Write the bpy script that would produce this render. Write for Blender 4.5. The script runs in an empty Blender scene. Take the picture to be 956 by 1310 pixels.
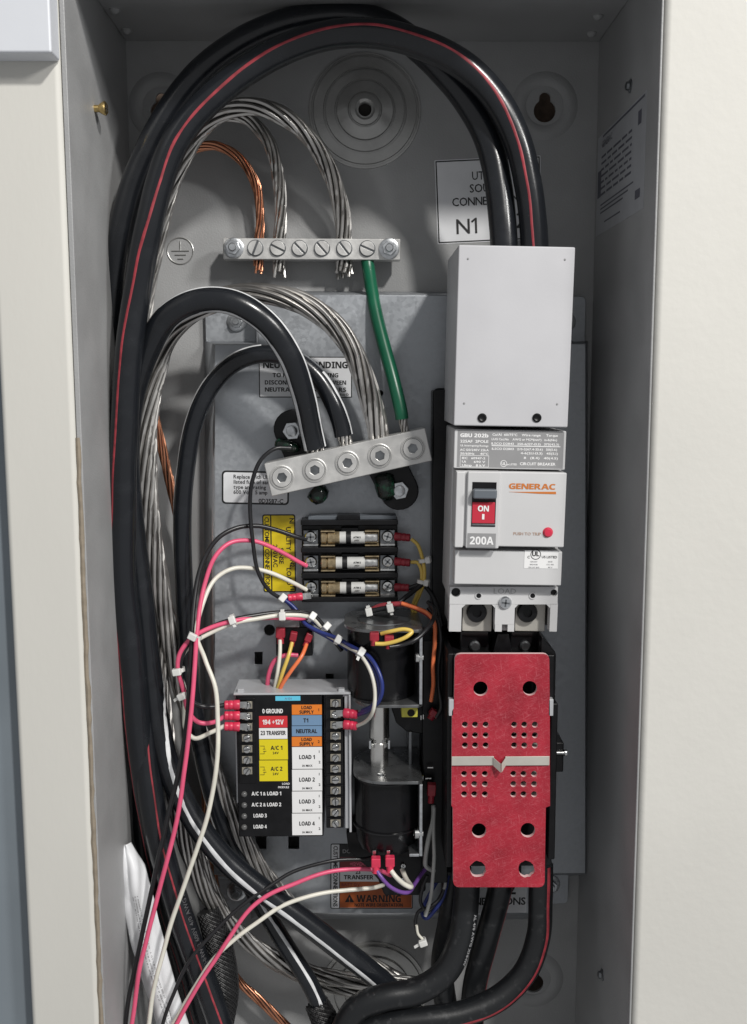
import bpy, math, random
from mathutils import Vector, Matrix, noise
random.seed(7)
sc = bpy.context.scene
COL = sc.collection
PI = math.pi

# ------------------------------------------------------------------ camera, world, lamps, exposure
FPX = 1300.0                       # focal length in photograph pixels (956 x 1310)
TH, PS, RO = 0.1303, 0.0121, -0.0029
CAM = Vector((-0.0028, -0.754, 0.0))
FW = Vector((math.sin(PS) * math.cos(TH), math.cos(PS) * math.cos(TH), -math.sin(TH)))
R0 = Vector((math.cos(PS), -math.sin(PS), 0))
U0 = R0.cross(FW)
RV = R0 * math.cos(RO) + U0 * math.sin(RO)
UV = U0 * math.cos(RO) - R0 * math.sin(RO)
cd = bpy.data.cameras.new('camera')
cam = bpy.data.objects.new('camera', cd)
COL.objects.link(cam)
cam.matrix_world = Matrix(((RV.x, UV.x, -FW.x, CAM.x), (RV.y, UV.y, -FW.y, CAM.y), (RV.z, UV.z, -FW.z, CAM.z), (0, 0, 0, 1)))
cd.sensor_fit = 'VERTICAL'
cd.sensor_height = 24
cd.lens = 24 * FPX / 1310
cd.clip_start = 0.01
cd.clip_end = 50
sc.camera = cam

w = bpy.data.worlds.new('World')
sc.world = w
w.use_nodes = True
w.node_tree.nodes['Background'].inputs[0].default_value = (0.97, 0.98, 1.0, 1)
w.node_tree.nodes['Background'].inputs[1].default_value = 0.345

def lamp(name, loc, tgt, size, power, col, shape='DISK', size_y=None):
    l = bpy.data.lights.new(name, 'AREA')
    l.shape = shape
    l.size = size
    if size_y:
        l.size_y = size_y
    l.energy = power
    l.color = col
    o = bpy.data.objects.new(name, l)
    COL.objects.link(o)
    o.location = loc
    o.rotation_euler = (Vector(tgt) - Vector(loc)).to_track_quat('-Z', 'Y').to_euler()
    return o
lamp('ceiling_lamp', (0.92, -1.75, 1.48), (0, 0, 0), 0.17, 45, (1.0, 0.975, 0.935))
lamp('room_lamp', (1.9, -1.75, 1.22), (0, 0, -0.1), 0.4, 32, (1.0, 0.985, 0.96))

sc.view_settings.view_transform = 'Standard'
sc.view_settings.look = 'None'
sc.view_settings.gamma = 1
sc.view_settings.exposure = 0
sc.cycles.use_denoising = True
sc.cycles.max_bounces = 8

# ------------------------------------------------------------------ helpers
def P(u, v, d):
    """world point seen at photograph pixel (u, v) on the vertical plane d metres in front of the back panel"""
    q = FW + RV * ((u - 478) / FPX) + UV * ((655 - v) / FPX)
    t = (-d - CAM.y) / q.y
    return CAM + q * t
def S(u, v, d):
    q = FW + RV * ((u - 478) / FPX) + UV * ((655 - v) / FPX)
    return (-d - CAM.y) / q.y / FPX

class Fr:
    """local drawing frame on a plane parallel to the back panel: x right, y down in photo pixels, h metres toward the room"""
    def __init__(s, u, v, d, rot=0.0, origin=None):
        s.c = P(u, v, d) if origin is None else origin
        s.s = S(u, v, d)
        s.d = d
        s.rot = rot
        s.ca, s.sa = math.cos(rot), math.sin(rot)
    def pt(s, x, y, h=0.0):
        return Vector((s.c.x + s.s * (x * s.ca - y * s.sa), s.c.y - h, s.c.z - s.s * (x * s.sa + y * s.ca)))

def of(fr, u, v, d=None):
    """photo pixel on depth d -> frame coordinates"""
    p = P(u, v, fr.d if d is None else d)
    X, Y = (p.x - fr.c.x) / fr.s, -(p.z - fr.c.z) / fr.s
    return X * fr.ca + Y * fr.sa, -X * fr.sa + Y * fr.ca
def ofl(fr, pts, d=None):
    return [of(fr, u, v, d) for u, v in pts]

def link(name, me, parent=None, loc=None):
    o = bpy.data.objects.new(name, me)
    COL.objects.link(o)
    if parent is not None:
        o.parent = parent
    if loc is not None:
        o.location = loc
    return o

ORG = {}
def org(o):
    return ORG.get(o.name, Vector((0, 0, 0)))

class MB:
    def __init__(s):
        s.v, s.f, s.sm = [], [], True
    def add(s, vs, fs):
        n = len(s.v)
        s.v += [Vector(a) for a in vs]
        s.f += [tuple(i + n for i in f) for f in fs]
    def hexa(s, a, b):
        # a: four back points, b: four front points, both in the same order (clockwise from top left as seen)
        s.add(list(a) + list(b), [(4, 7, 6, 5), (0, 1, 2, 3), (0, 4, 5, 1), (1, 5, 6, 2), (2, 6, 7, 3), (3, 7, 4, 0)])
        return s
    def box(s, fr, x0, y0, x1, y1, h0, h1):
        q = [(x0, y0), (x1, y0), (x1, y1), (x0, y1)]
        return s.hexa([fr.pt(x, y, h0) for x, y in q], [fr.pt(x, y, h1) for x, y in q])
    def wbox(s, x0, x1, y0, y1, z0, z1):
        # world box, y1 < y0 is nearer the room
        q = [(x0, z1), (x1, z1), (x1, z0), (x0, z0)]
        return s.hexa([(x, y0, z) for x, z in q], [(x, y1, z) for x, z in q])
    def prism(s, fr, pts, h0, h1):
        n = len(pts)
        vs = [fr.pt(x, y, h0) for x, y in pts] + [fr.pt(x, y, h1) for x, y in pts]
        fs = [tuple(range(n)), tuple(range(2 * n - 1, n - 1, -1))]
        fs += [(i, i + n, (i + 1) % n + n, (i + 1) % n) for i in range(n)]
        s.add(vs, fs)
        return s
    def lathe(s, p, ax, prof, n=24, cap=True):
        # prof: list of (radius, height along ax)
        ax = Vector(ax).normalized()
        e1 = ax.orthogonal().normalized()
        e2 = ax.cross(e1)
        p = Vector(p)
        vs, fs = [], []
        for r, h in prof:
            for k in range(n):
                a = 2 * PI * k / n
                vs.append(p + ax * h + (e1 * math.cos(a) + e2 * math.sin(a)) * r)
        for j in range(len(prof) - 1):
            for k in range(n):
                fs.append((j * n + k, j * n + (k + 1) % n, (j + 1) * n + (k + 1) % n, (j + 1) * n + k))
        if cap:
            fs.append(tuple(range(n - 1, -1, -1)))
            m = (len(prof) - 1) * n
            fs.append(tuple(range(m, m + n)))
        s.add(vs, fs)
        return s
    def cyl(s, p0, p1, r, r1=None, n=20):
        p0, p1 = Vector(p0), Vector(p1)
        return s.lathe(p0, p1 - p0, [(r, 0), (r if r1 is None else r1, (p1 - p0).length)], n)
    def tube(s, rings, n=12, cap=True):
        # rings: list of (centre, e1, e2, radius) or radius pair
        vs, fs = [], []
        for c, e1, e2, r in rings:
            for k in range(n):
                a = 2 * PI * k / n
                vs.append(c + e1 * (math.cos(a) * r) + e2 * (math.sin(a) * r))
        for j in range(len(rings) - 1):
            for k in range(n):
                fs.append((j * n + k, (j + 1) * n + k, (j + 1) * n + (k + 1) % n, j * n + (k + 1) % n))
        if cap:
            fs.append(tuple(range(n)))
            m = (len(rings) - 1) * n
            fs.append(tuple(range(m + n - 1, m - 1, -1)))
        s.add(vs, fs)
        return s
    def build(s, name, mat, parent=None, bevel=0.0, seg=2, angle=38, flat=False):
        base = org(parent) if parent is not None else None
        own = None
        if parent is None:
            own = sum(s.v, Vector()) / len(s.v)
            own.z = min(p.z for p in s.v)
            base = own
        me = bpy.data.meshes.new(name)
        me.from_pydata([p - base for p in s.v], [], s.f)
        me.materials.append(M[mat])
        me.update()
        if not flat:
            me.shade_smooth()
            me.set_sharp_from_angle(angle=math.radians(angle))
        o = link(name, me, parent, own)
        ORG[o.name] = base
        if bevel:
            b = o.modifiers.new('edge', 'BEVEL')
            b.width = bevel
            b.segments = seg
            b.limit_method = 'ANGLE'
            b.angle_limit = math.radians(40)
            b.harden_normals = True
        return o

def thing(name, label, cat, base, group=None):
    o = bpy.data.objects.new(name, None)
    o.empty_display_size = 0.01
    COL.objects.link(o)
    o.location = base
    ORG[o.name] = Vector(base)
    return tag(o, label, cat, group)
def tag(o, label, cat, group=None):
    o['label'] = label
    o['category'] = cat
    if group:
        o['group'] = group
    return o
def structure(o):
    o['kind'] = 'structure'
    return o
def lab(o, label):
    o['label'] = label
    return o

def plate(name, fr, outlines, h0, h1, mat, parent=None, bevel=0.0):
    """flat sheet with real holes: outlines in frame pixels, first the border, then the holes"""
    cu = bpy.data.curves.new(name, 'CURVE')
    cu.dimensions = '2D'
    cu.fill_mode = 'BOTH'
    cu.extrude = (h1 - h0) / 2
    cu.bevel_depth = bevel
    cu.bevel_resolution = 1
    cu.offset = -bevel
    for ol in outlines:
        sp = cu.splines.new('POLY')
        sp.points.add(len(ol) - 1)
        for p, (x, y) in zip(sp.points, ol):
            p.co = (x * fr.s, -y * fr.s, 0, 1)
        sp.use_cyclic_u = True
    t = bpy.data.objects.new('tmp', cu)
    COL.objects.link(t)
    dg = bpy.context.evaluated_depsgraph_get()
    me = bpy.data.meshes.new_from_object(t.evaluated_get(dg))
    bpy.data.objects.remove(t)
    return place_flat(name, me, fr, 0, 0, (h0 + h1) / 2, 0, mat, parent)

def place_flat(name, me, fr, x, y, h, rot, mat, parent):
    base = org(parent) if parent is not None else fr.pt(x, y, h)
    loc = fr.pt(x, y, h) - base
    mt = Matrix.Translation(loc) @ Matrix.Rotation(fr.rot + rot, 4, 'Y') @ Matrix.Rotation(PI / 2, 4, 'X')
    me.transform(mt)
    me.materials.clear()
    me.materials.append(M[mat])
    o = link(name, me, parent, base if parent is None else None)
    ORG[o.name] = base
    return o

def circ(x, y, r, n=20, a0=0):
    return [(x + r * math.cos(a0 + 2 * PI * k / n), y + r * math.sin(a0 + 2 * PI * k / n)) for k in range(n)]
def rrect(x0, y0, x1, y1, r, n=4):
    out = []
    for cx, cy, a in ((x1 - r, y0 + r, -PI / 2), (x1 - r, y1 - r, 0), (x0 + r, y1 - r, PI / 2), (x0 + r, y0 + r, PI)):
        for k in range(n + 1):
            t = a + PI / 2 * k / n
            out.append((cx + r * math.cos(t), cy + r * math.sin(t)))
    return out

def face_map(s, face):
    # sans-serif letterforms: 'b' bold, 'n' default, 'f' default with flagged digits
    U, Lw, Dg = {'b': (0x1D5D4, 0x1D5EE, 0x1D7EC), 'n': (65, 97, 48), 'f': (65, 97, 0x1D7E2)}[face]
    out = ''
    for ch in s:
        if 'A' <= ch <= 'Z':
            out += chr(U + ord(ch) - 65)
        elif 'a' <= ch <= 'z':
            out += chr(Lw + ord(ch) - 97)
        elif '0' <= ch <= '9':
            out += chr(Dg + ord(ch) - 48)
        else:
            out += ch
    return out
GL = {}
def load_face(chars, face, off):
    """letterforms in a single text evaluation, one per line, 3 units apart"""
    cu = bpy.data.curves.new('glyphs', 'FONT')
    cu.body = '\n'.join(chars)
    cu.size = 1
    cu.space_line = 3
    cu.resolution_u = 2
    cu.offset = off
    t = bpy.data.objects.new('tmp', cu)
    COL.objects.link(t)
    me = bpy.data.meshes.new_from_object(t.evaluated_get(bpy.context.evaluated_depsgraph_get()))
    bpy.data.objects.remove(t)
    rows = {}
    where = []
    for p in me.vertices:
        k = int(round((0.35 - p.co.y) / 3))
        r = rows.setdefault(k, ([], []))
        where.append((k, len(r[0])))
        r[0].append(Vector((p.co.x, p.co.y + 3 * k, 0)))
    for pg in me.polygons:
        k = where[pg.vertices[0]][0]
        rows[k][1].append(tuple(where[i][1] for i in pg.vertices))
    bpy.data.meshes.remove(me)
    for k, ch in enumerate(chars):
        if k not in rows:
            GL[(ch, face, off)] = ([], [], 0.27)
            continue
        vs, fs = rows[k]
        x0 = min(p.x for p in vs)
        x1 = max(p.x for p in vs)
        extra = 0.06 if ch in '1Iil' else 0.0
        GL[(ch, face, off)] = ([Vector((p.x - x0 + extra / 2, p.y, 0)) for p in vs], fs, x1 - x0 + 0.08 - 2 * off + extra)
PLAIN = 'ABCDEFGHIJKLMNOPQRSTUVWXYZabcdefghijklmnopqrstuvwxyz0123456789&/+-.!()%\u00b0\u00b2 '
def glyph(ch, face, off):
    if (ch, face, off) not in GL:
        load_face(PLAIN if ch in PLAIN else ch, face, off)
    return GL[(ch, face, off)]
def text(fr, string, x, y, cap, mat, parent, h=0.0002, rot=0.0, align='CENTER', bold=0.0, xs=1.0, name='lettering', width=None, face=None):
    """flat print: cap height in pixels, (x, y) is the middle of the line"""
    face = face or ('b' if bold >= .03 and cap >= 4.2 else 'n')
    off = ({'b': .018, 'n': .03, 'f': .012}[face] if bold >= 0 else bold) * .714
    vs, fs, pen = [], [], 0.0
    for ch in face_map(string, face):
        a, b, adv = glyph(ch, face, off)
        n = len(vs)
        if ch in 'A\U0001D5D4' and pen:
            pen -= .04
        vs += [Vector((p.x + pen, p.y, 0)) for p in a]
        fs += [tuple(i + n for i in q) for q in b]
        pen += adv - (.04 if ch in 'A\U0001D5D4' else 0)
    k = cap * fr.s / 0.714
    kx = k * xs
    x1 = max(p.x for p in vs)
    if width:
        kx = width * fr.s / x1
    ox = {'CENTER': x1 / 2, 'LEFT': 0.0}[align]
    ym = 0.357
    me = bpy.data.meshes.new(name)
    me.from_pydata([((p.x - ox) * kx, (p.y - ym) * k, 0) for p in vs], [], fs)
    return place_flat(name, me, fr, x, y, h, rot, mat, parent)

# ---- swept shapes
def cr(pts, seg=8):
    p = [Vector(a) for a in pts]
    p = [p[0] * 2 - p[1]] + p + [p[-1] * 2 - p[-2]]
    out, par = [], []
    for i in range(1, len(p) - 2):
        a, b, c, d = p[i - 1], p[i], p[i + 1], p[i + 2]
        t0 = 0.0
        t1 = t0 + max((b - a).length, 1e-6) ** 0.5
        t2 = t1 + max((c - b).length, 1e-6) ** 0.5
        t3 = t2 + max((d - c).length, 1e-6) ** 0.5
        for k in range(seg):
            t = t1 + (t2 - t1) * k / seg
            A1 = a * ((t1 - t) / (t1 - t0)) + b * ((t - t0) / (t1 - t0))
            A2 = b * ((t2 - t) / (t2 - t1)) + c * ((t - t1) / (t2 - t1))
            A3 = c * ((t3 - t) / (t3 - t2)) + d * ((t - t2) / (t3 - t2))
            B1 = A1 * ((t2 - t) / (t2 - t0)) + A2 * ((t - t0) / (t2 - t0))
            B2 = A2 * ((t3 - t) / (t3 - t1)) + A3 * ((t - t1) / (t3 - t1))
            out.append(B1 * ((t2 - t) / (t2 - t1)) + B2 * ((t - t1) / (t2 - t1)))
            par.append(i - 1 + k / seg)
    out.append(p[-2])
    par.append(len(p) - 3.0)
    return out, par
def path(px, seg=8):
    return cr([P(*a) for a in px], seg)
def frames(pts):
    out = []
    ref = Vector((0, -1, 0))
    for i, c in enumerate(pts):
        t = (pts[min(i + 1, len(pts) - 1)] - pts[max(i - 1, 0)]).normalized()
        n = ref - t * ref.dot(t)
        if n.length < 0.15:
            n = out[-1][1] if out else t.orthogonal()
            n = n - t * n.dot(t)
        n.normalize()
        b = t.cross(n)
        out.append((c, n, b))
    return out
def lerp_list(vals, par):
    i = min(int(par), len(vals) - 2)
    if len(vals) == 1:
        return vals[0]
    f = par - i
    return vals[i] * (1 - f) + vals[i + 1] * f

def cable(name, label, cat, px, r, mat, stripes=(), group=None, seg=9, n=20, parent=None):
    """insulated conductor; stripes: (material, half width rad, [angle at every control point]) 0 faces the room, + is right of travel"""
    pts, par = path(px, seg)
    amp, frq = (.0007, 22) if r > .004 else (.0006, 45)
    seed = Vector((px[0][0] * .13, px[0][1] * .17, len(px)))
    pts = [p + noise.noise_vector(p * frq + seed) * amp for p in pts]
    fs = frames(pts)
    rad = [r * (1 + .02 * noise.noise(p * 60 + seed)) for p in pts]
    mb = MB().tube([(c, a, b, q) for (c, a, b), q in zip(fs, rad)], n)
    o = mb.build(name, mat, parent)
    if parent is None:
        tag(o, label, cat, group)
    for m, hw, ang in stripes:
        i0, ang = ang if isinstance(ang, tuple) else (0, ang)
        vs, fc = [], []
        rows = []
        for (c, a, b), q, r in zip(fs, par, rad):
            if q < i0 or q > i0 + len(ang) - 1:
                continue
            phi = lerp_list(ang, q - i0) + .10 * noise.noise(c * 30 + seed)
            hw_ = hw * (1 + .25 * noise.noise(c * 80 - seed))
            row = []
            for k in range(5):
                w_ = phi + hw_ * (k - 2) / 2
                rr = r * 1.012 if 0 < k < 4 else r * 0.99
                row.append(c + (a * math.cos(w_) + b * math.sin(w_)) * rr)
            rows.append(row)
        for row in rows:
            vs += row
        for j in range(len(rows) - 1):
            for k in range(4):
                fc.append((j * 5 + k, (j + 1) * 5 + k, (j + 1) * 5 + k + 1, j * 5 + k + 1))
        s = MB()
        s.add(vs, fc)
        s.build('stripe', m, o)
    return o

def cable_print(o, px, r, string, t0, phi, cap, mat_name, flip=False):
    """small print running along a cable jacket: t0 = fraction of the length, phi = angle round the jacket"""
    pts, par = path(px, 9)
    seed = Vector((px[0][0] * .13, px[0][1] * .17, len(px)))
    pts = [p + noise.noise_vector(p * 22 + seed) * .0007 for p in pts]
    fs = frames(pts)
    L = [0.0]
    for a, b in zip(pts, pts[1:]):
        L.append(L[-1] + (b - a).length)
    vs, fc, pen = [], [], t0 * L[-1]
    k = cap / 0.714
    base = []
    for ch in string:
        g, f_, adv = glyph(ch, 'n', .03 * .714)
        n = len(base)
        base += [(p.x * k + pen, (p.y - .357) * k) for p in g]
        fc += [tuple(i + n for i in q) for q in f_]
        pen += adv * k
    for l, y in base:
        i = 0
        while i < len(L) - 2 and L[i + 1] < l:
            i += 1
        f_ = min(1, max(0, (l - L[i]) / (L[i + 1] - L[i])))
        c = fs[i][0].lerp(fs[i + 1][0], f_)
        a = fs[i][1].lerp(fs[i + 1][1], f_)
        b = fs[i][2].lerp(fs[i + 1][2], f_)
        w_ = phi - y / r
        vs.append(c + (a * math.cos(w_) + b * math.sin(w_)) * r * 1.03)
    mb = MB()
    mb.add(vs, fc)
    return mb.build('lettering', mat_name, o, flat=True)

def stranded(name, label, cat, px, R, n, mat, pitch, group=None, seg=14, jitter=0.12, parent=None, fray0=0.0, fray1=0.0, thick=0.88):
    pts, par = path(px, seg)
    fs = frames(pts)
    r = R * math.sin(PI / n) / (1 + math.sin(PI / n)) * thick
    L = [0.0]
    for a, b in zip(pts, pts[1:]):
        L.append(L[-1] + (b - a).length)
    mb = MB()
    for k in range(n):
        ph0 = 2 * PI * k / n + random.uniform(-0.1, 0.1)
        jr = random.uniform(-jitter, jitter) * r
        wob = random.uniform(0, 6.28)
        rr = r * random.uniform(0.88, 1.08)
        ctr = []
        for (c, a, b), l in zip(fs, L):
            ph = ph0 + 2 * PI * l / pitch
            sp = (R - r) + jr + r * 0.25 * math.sin(wob + l * 90)
            e0 = max(0, 1 - l / 0.02) * fray0 + max(0, 1 - (L[-1] - l) / 0.02) * fray1
            sp *= 1 + e0 * (0.5 + 0.5 * math.sin(wob * 3))
            ctr.append(c + (a * math.cos(ph) + b * math.sin(ph)) * sp)
        if fray0:
            ctr = ctr[random.randint(0, 5):]
        ff = frames(ctr)
        mb.tube([(c, a, b, rr) for c, a, b in ff], 6)
    o = mb.build(name, mat, parent, angle=60)
    if parent is None:
        tag(o, label, cat, group)
    m2 = 0 if fray0 == 0 else 6
    if parent is None:
        MB().tube([(c, a, b, (R - r) * 0.9) for c, a, b in fs[m2:]], 8).build('shade_core', 'core_gap_shade', o)  # dark inner tube, shade between the strands put into its colour
    return o

# ------------------------------------------------------------------ materials
M = {}
def mat(name, col, rough=0.5, metal=0.0, var=0.0, vscale=60.0, bump=0.0, bscale=300.0, rvar=0.0, spec=0.5, col2=None, detail=4, stretch=None, kind='noise', contrast=(0.35, 0.65), coat=0.0, trans=0.0, speck=None):
    m = bpy.data.materials.new(name)
    m.use_nodes = True
    nt = m.node_tree
    N, L = nt.nodes, nt.links
    b = N['Principled BSDF']
    b.inputs['Base Color'].default_value = (*col, 1)
    b.inputs['Roughness'].default_value = rough
    b.inputs['Metallic'].default_value = metal
    b.inputs['Specular IOR Level'].default_value = spec
    b.inputs['Coat Weight'].default_value = coat
    b.inputs['Transmission Weight'].default_value = trans
    tc = N.new('ShaderNodeTexCoord')
    src = tc.outputs['Object']
    if stretch:
        mp = N.new('ShaderNodeMapping')
        mp.inputs['Scale'].default_value = stretch
        L.new(src, mp.inputs['Vector'])
        src = mp.outputs['Vector']
    if var or col2 or rvar:
        if kind == 'voronoi':
            t = N.new('ShaderNodeTexVoronoi')
            t.inputs['Scale'].default_value = vscale
            sep = N.new('ShaderNodeSeparateColor')
            L.new(t.outputs['Color'], sep.inputs['Color'])
            fac = sep.outputs['Red']
        else:
            t = N.new('ShaderNodeTexNoise')
            t.inputs['Scale'].default_value = vscale
            t.inputs['Detail'].default_value = detail
            fac = t.outputs['Fac']
        L.new(src, t.inputs['Vector'])
        mr = N.new('ShaderNodeMapRange')
        mr.inputs['From Min'].default_value, mr.inputs['From Max'].default_value = contrast
        L.new(fac, mr.inputs['Value'])
        c2 = col2 if col2 else tuple(min(1, c * (1 + var)) for c in col)
        c1 = col if col2 else tuple(c * (1 - var) for c in col)
        mx = N.new('ShaderNodeMix')
        mx.data_type = 'RGBA'
        mx.inputs['A'].default_value = (*c1, 1)
        mx.inputs['B'].default_value = (*c2, 1)
        L.new(mr.outputs['Result'], mx.inputs['Factor'])
        L.new(mx.outputs['Result'], b.inputs['Base Color'])
        if rvar:
            r2 = N.new('ShaderNodeMapRange')
            r2.inputs['To Min'].default_value = max(0.05, rough - rvar)
            r2.inputs['To Max'].default_value = rough + rvar
            L.new(mr.outputs['Result'], r2.inputs['Value'])
            L.new(r2.outputs['Result'], b.inputs['Roughness'])
    if speck:
        # (scale, threshold, colour, amount): dust specks and scuffs
        t3 = N.new('ShaderNodeTexNoise')
        t3.inputs['Scale'].default_value = speck[0]
        t3.inputs['Detail'].default_value = 6
        t3.inputs['Roughness'].default_value = 0.7
        L.new(tc.outputs['Object'], t3.inputs['Vector'])
        m3 = N.new('ShaderNodeMapRange')
        m3.inputs['From Min'].default_value = speck[1]
        m3.inputs['From Max'].default_value = speck[1] + 0.08
        m3.inputs['To Max'].default_value = speck[3]
        L.new(t3.outputs['Fac'], m3.inputs['Value'])
        x3 = N.new('ShaderNodeMix')
        x3.data_type = 'RGBA'
        x3.inputs['B'].default_value = (*speck[2], 1)
        L.new(m3.outputs['Result'], x3.inputs['Factor'])
        old = b.inputs['Base Color'].links
        if old:
            L.new(old[0].from_socket, x3.inputs['A'])
        else:
            x3.inputs['A'].default_value = (*col, 1)
        L.new(x3.outputs['Result'], b.inputs['Base Color'])
    if bump:
        t2 = N.new('ShaderNodeTexNoise')
        t2.inputs['Scale'].default_value = bscale
        t2.inputs['Detail'].default_value = 3
        L.new(src, t2.inputs['Vector'])
        bp = N.new('ShaderNodeBump')
        bp.inputs['Strength'].default_value = bump
        bp.inputs['Distance'].default_value = 0.0006
        L.new(t2.outputs['Fac'], bp.inputs['Height'])
        L.new(bp.outputs['Normal'], b.inputs['Normal'])
    M[name] = m
    return m

mat('grey_paint', (0.325, 0.328, 0.330), 0.42, var=0.06, vscale=25, bump=0.34, bscale=800, rvar=0.06, speck=(420, 0.68, (0.55, 0.55, 0.53), 0.35))
mat('knockout', (0.38, 0.38, 0.37), 0.27, metal=0.5, var=0.08, vscale=60, bump=0.15, bscale=800)
mat('wall_cream', (0.605, 0.595, 0.558), 0.75, var=0.03, vscale=9, bump=0.30, bscale=170, speck=(70, 0.70, (0.45, 0.43, 0.39), 0.25))
mat('board_cream', (0.605, 0.594, 0.553), 0.62, var=0.02, vscale=6, bump=0.12, bscale=150, stretch=(2, 2, 0.8), speck=(90, 0.70, (0.40, 0.37, 0.30), 0.3))
mat('shaded_caulk', (0.25, 0.21, 0.16), 0.8, var=0.12, vscale=120, bump=0.5, bscale=300)  # brown darkened so the bead carries the shade of the gap
mat('trim_white', (0.63, 0.65, 0.69), 0.4, var=0.02, vscale=20, bump=0.1, bscale=120)
mat('door_grey', (0.20, 0.232, 0.26), 0.5, var=0.06, vscale=15)
mat('dark_gap', (0.02, 0.018, 0.016), 0.9)
mat('wood', (0.085, 0.058, 0.042), 0.8, var=0.3, vscale=200)
mat('zinc_sheet', (0.41, 0.43, 0.455), 0.46, metal=0.62, var=0.055, vscale=420, kind='voronoi', bump=0.10, bscale=240, rvar=0.08, contrast=(0, 1))
mat('zinc_bright', (0.62, 0.64, 0.66), 0.3, metal=0.95, var=0.15, vscale=300, bump=0.08, bscale=800)
mat('chrome', (0.74, 0.73, 0.70), 0.24, metal=1.0, var=0.08, vscale=60)
mat('steel', (0.66, 0.66, 0.65), 0.22, metal=1.0, var=0.18, vscale=260, rvar=0.07)
mat('dark_steel', (0.22, 0.23, 0.24), 0.3, metal=0.9, var=0.2, vscale=160)
mat('tin_bar', (0.64, 0.635, 0.62), 0.40, metal=0.62, var=0.05, vscale=120, bump=0.12, bscale=1200, rvar=0.08)
mat('aluminium_wire', (0.52, 0.505, 0.485), 0.36, metal=0.9, var=0.2, vscale=45, rvar=0.06)
mat('copper', (0.60, 0.27, 0.16), 0.34, metal=0.9, var=0.16, vscale=45, rvar=0.06)
mat('brass', (0.62, 0.46, 0.20), 0.32, metal=1.0, var=0.15, vscale=300)
mat('black_plastic', (0.006, 0.006, 0.007), 0.34, spec=0.32, var=0.3, vscale=120, bump=0.08, bscale=900)
mat('black_gloss', (0.008, 0.008, 0.009), 0.16, var=0.2, vscale=60)
mat('black_tape', (0.005, 0.005, 0.006), 0.24, spec=0.35, var=0.3, vscale=50, bump=0.5, bscale=90)
mat('cable_black', (0.0105, 0.012, 0.015), 0.28, col2=(0.018, 0.020, 0.024), vscale=70, bump=0.05, bscale=900, rvar=0.05, detail=8, contrast=(0.5, 0.9), speck=(330, 0.685, (0.16, 0.16, 0.16), 0.6))
mat('cable_scuffed', (0.009, 0.010, 0.0115), 0.44, col2=(0.042, 0.043, 0.045), vscale=190, bump=0.10, bscale=700, rvar=0.08, detail=9, contrast=(0.58, 0.8), speck=(260, 0.67, (0.17, 0.17, 0.17), 0.6))
mat('stripe_red', (0.29, 0.032, 0.044), 0.5, var=0.3, vscale=140, speck=(300, 0.64, (0.05, 0.03, 0.03), 0.8))
mat('stripe_white', (0.66, 0.67, 0.68), 0.5, var=0.12, vscale=140, speck=(300, 0.66, (0.2, 0.2, 0.2), 0.7))
for nm, c in (('wire_black', (0.014, 0.014, 0.016)), ('wire_pink', (0.72, 0.10, 0.20)), ('wire_white', (0.70, 0.68, 0.60)), ('wire_blue', (0.02, 0.033, 0.17)),
              ('wire_orange', (0.80, 0.19, 0.07)), ('wire_yellow', (0.66, 0.47, 0.10)), ('wire_purple', (0.15, 0.06, 0.27)), ('wire_grey', (0.34, 0.34, 0.33)), ('wire_green', (0.005, 0.105, 0.052))):
    mat(nm, c, 0.34, var=0.06, vscale=90)
mat('crimp_red', (0.62, 0.035, 0.085), 0.36, var=0.1, vscale=200)
mat('crimp_dark', (0.30, 0.02, 0.035), 0.4, var=0.15, vscale=200)
mat('nylon', (0.72, 0.72, 0.70), 0.45, var=0.05, vscale=200)
mat('breaker_grey', (0.57, 0.57, 0.575), 0.46, var=0.025, vscale=25, bump=0.05, bscale=1500, rvar=0.08, speck=(190, 0.70, (0.33, 0.33, 0.33), 0.3))
mat('shield_grey', (0.52, 0.52, 0.54), 0.46, var=0.03, vscale=16, bump=0.06, bscale=500, rvar=0.1, speck=(150, 0.70, (0.33, 0.33, 0.33), 0.3))
mat('label_grey', (0.27, 0.27, 0.275), 0.5, var=0.03, vscale=80)
mat('print_white', (0.80, 0.80, 0.80), 0.55)
mat('print_black', (0.012, 0.012, 0.013), 0.5)
mat('print_dim2', (0.075, 0.075, 0.08), 0.5)
mat('print_dim', (0.09, 0.09, 0.115), 0.5)
mat('print_grey', (0.33, 0.33, 0.34), 0.5)
mat('print_orange', (0.55, 0.17, 0.03), 0.5)
mat('print_tan', (0.42, 0.30, 0.24), 0.5)
mat('print_red', (0.50, 0.02, 0.045), 0.5)
mat('toggle_grey', (0.12, 0.135, 0.155), 0.4)
mat('button_red', (0.60, 0.03, 0.07), 0.32)
mat('paper_white', (0.76, 0.77, 0.79), 0.45, var=0.03, vscale=60)
mat('paper_silver', (0.44, 0.45, 0.47), 0.35, metal=0.2, var=0.05, vscale=60)
mat('sticker_yellow', (0.68, 0.52, 0.015), 0.36, var=0.08, vscale=40)
mat('label_yellow', (0.72, 0.60, 0.01), 0.45)
mat('label_orange', (0.74, 0.20, 0.02), 0.45)
mat('warn_orange', (0.42, 0.10, 0.025), 0.42, var=0.2, vscale=60)
mat('label_red', (0.62, 0.03, 0.04), 0.45)
mat('label_darkred', (0.20, 0.02, 0.025), 0.45)
mat('label_blue', (0.16, 0.27, 0.42), 0.45)
mat('label_cyan', (0.12, 0.55, 0.75), 0.45)
mat('bracket_grey', (0.50, 0.51, 0.53), 0.38, metal=0.25, var=0.06, vscale=40)
mat('strap_tan', (0.56, 0.54, 0.49), 0.4, metal=0.35, var=0.06, vscale=60)
mat('yellow_block', (0.62, 0.58, 0.08), 0.5, var=0.1, vscale=200)
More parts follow.
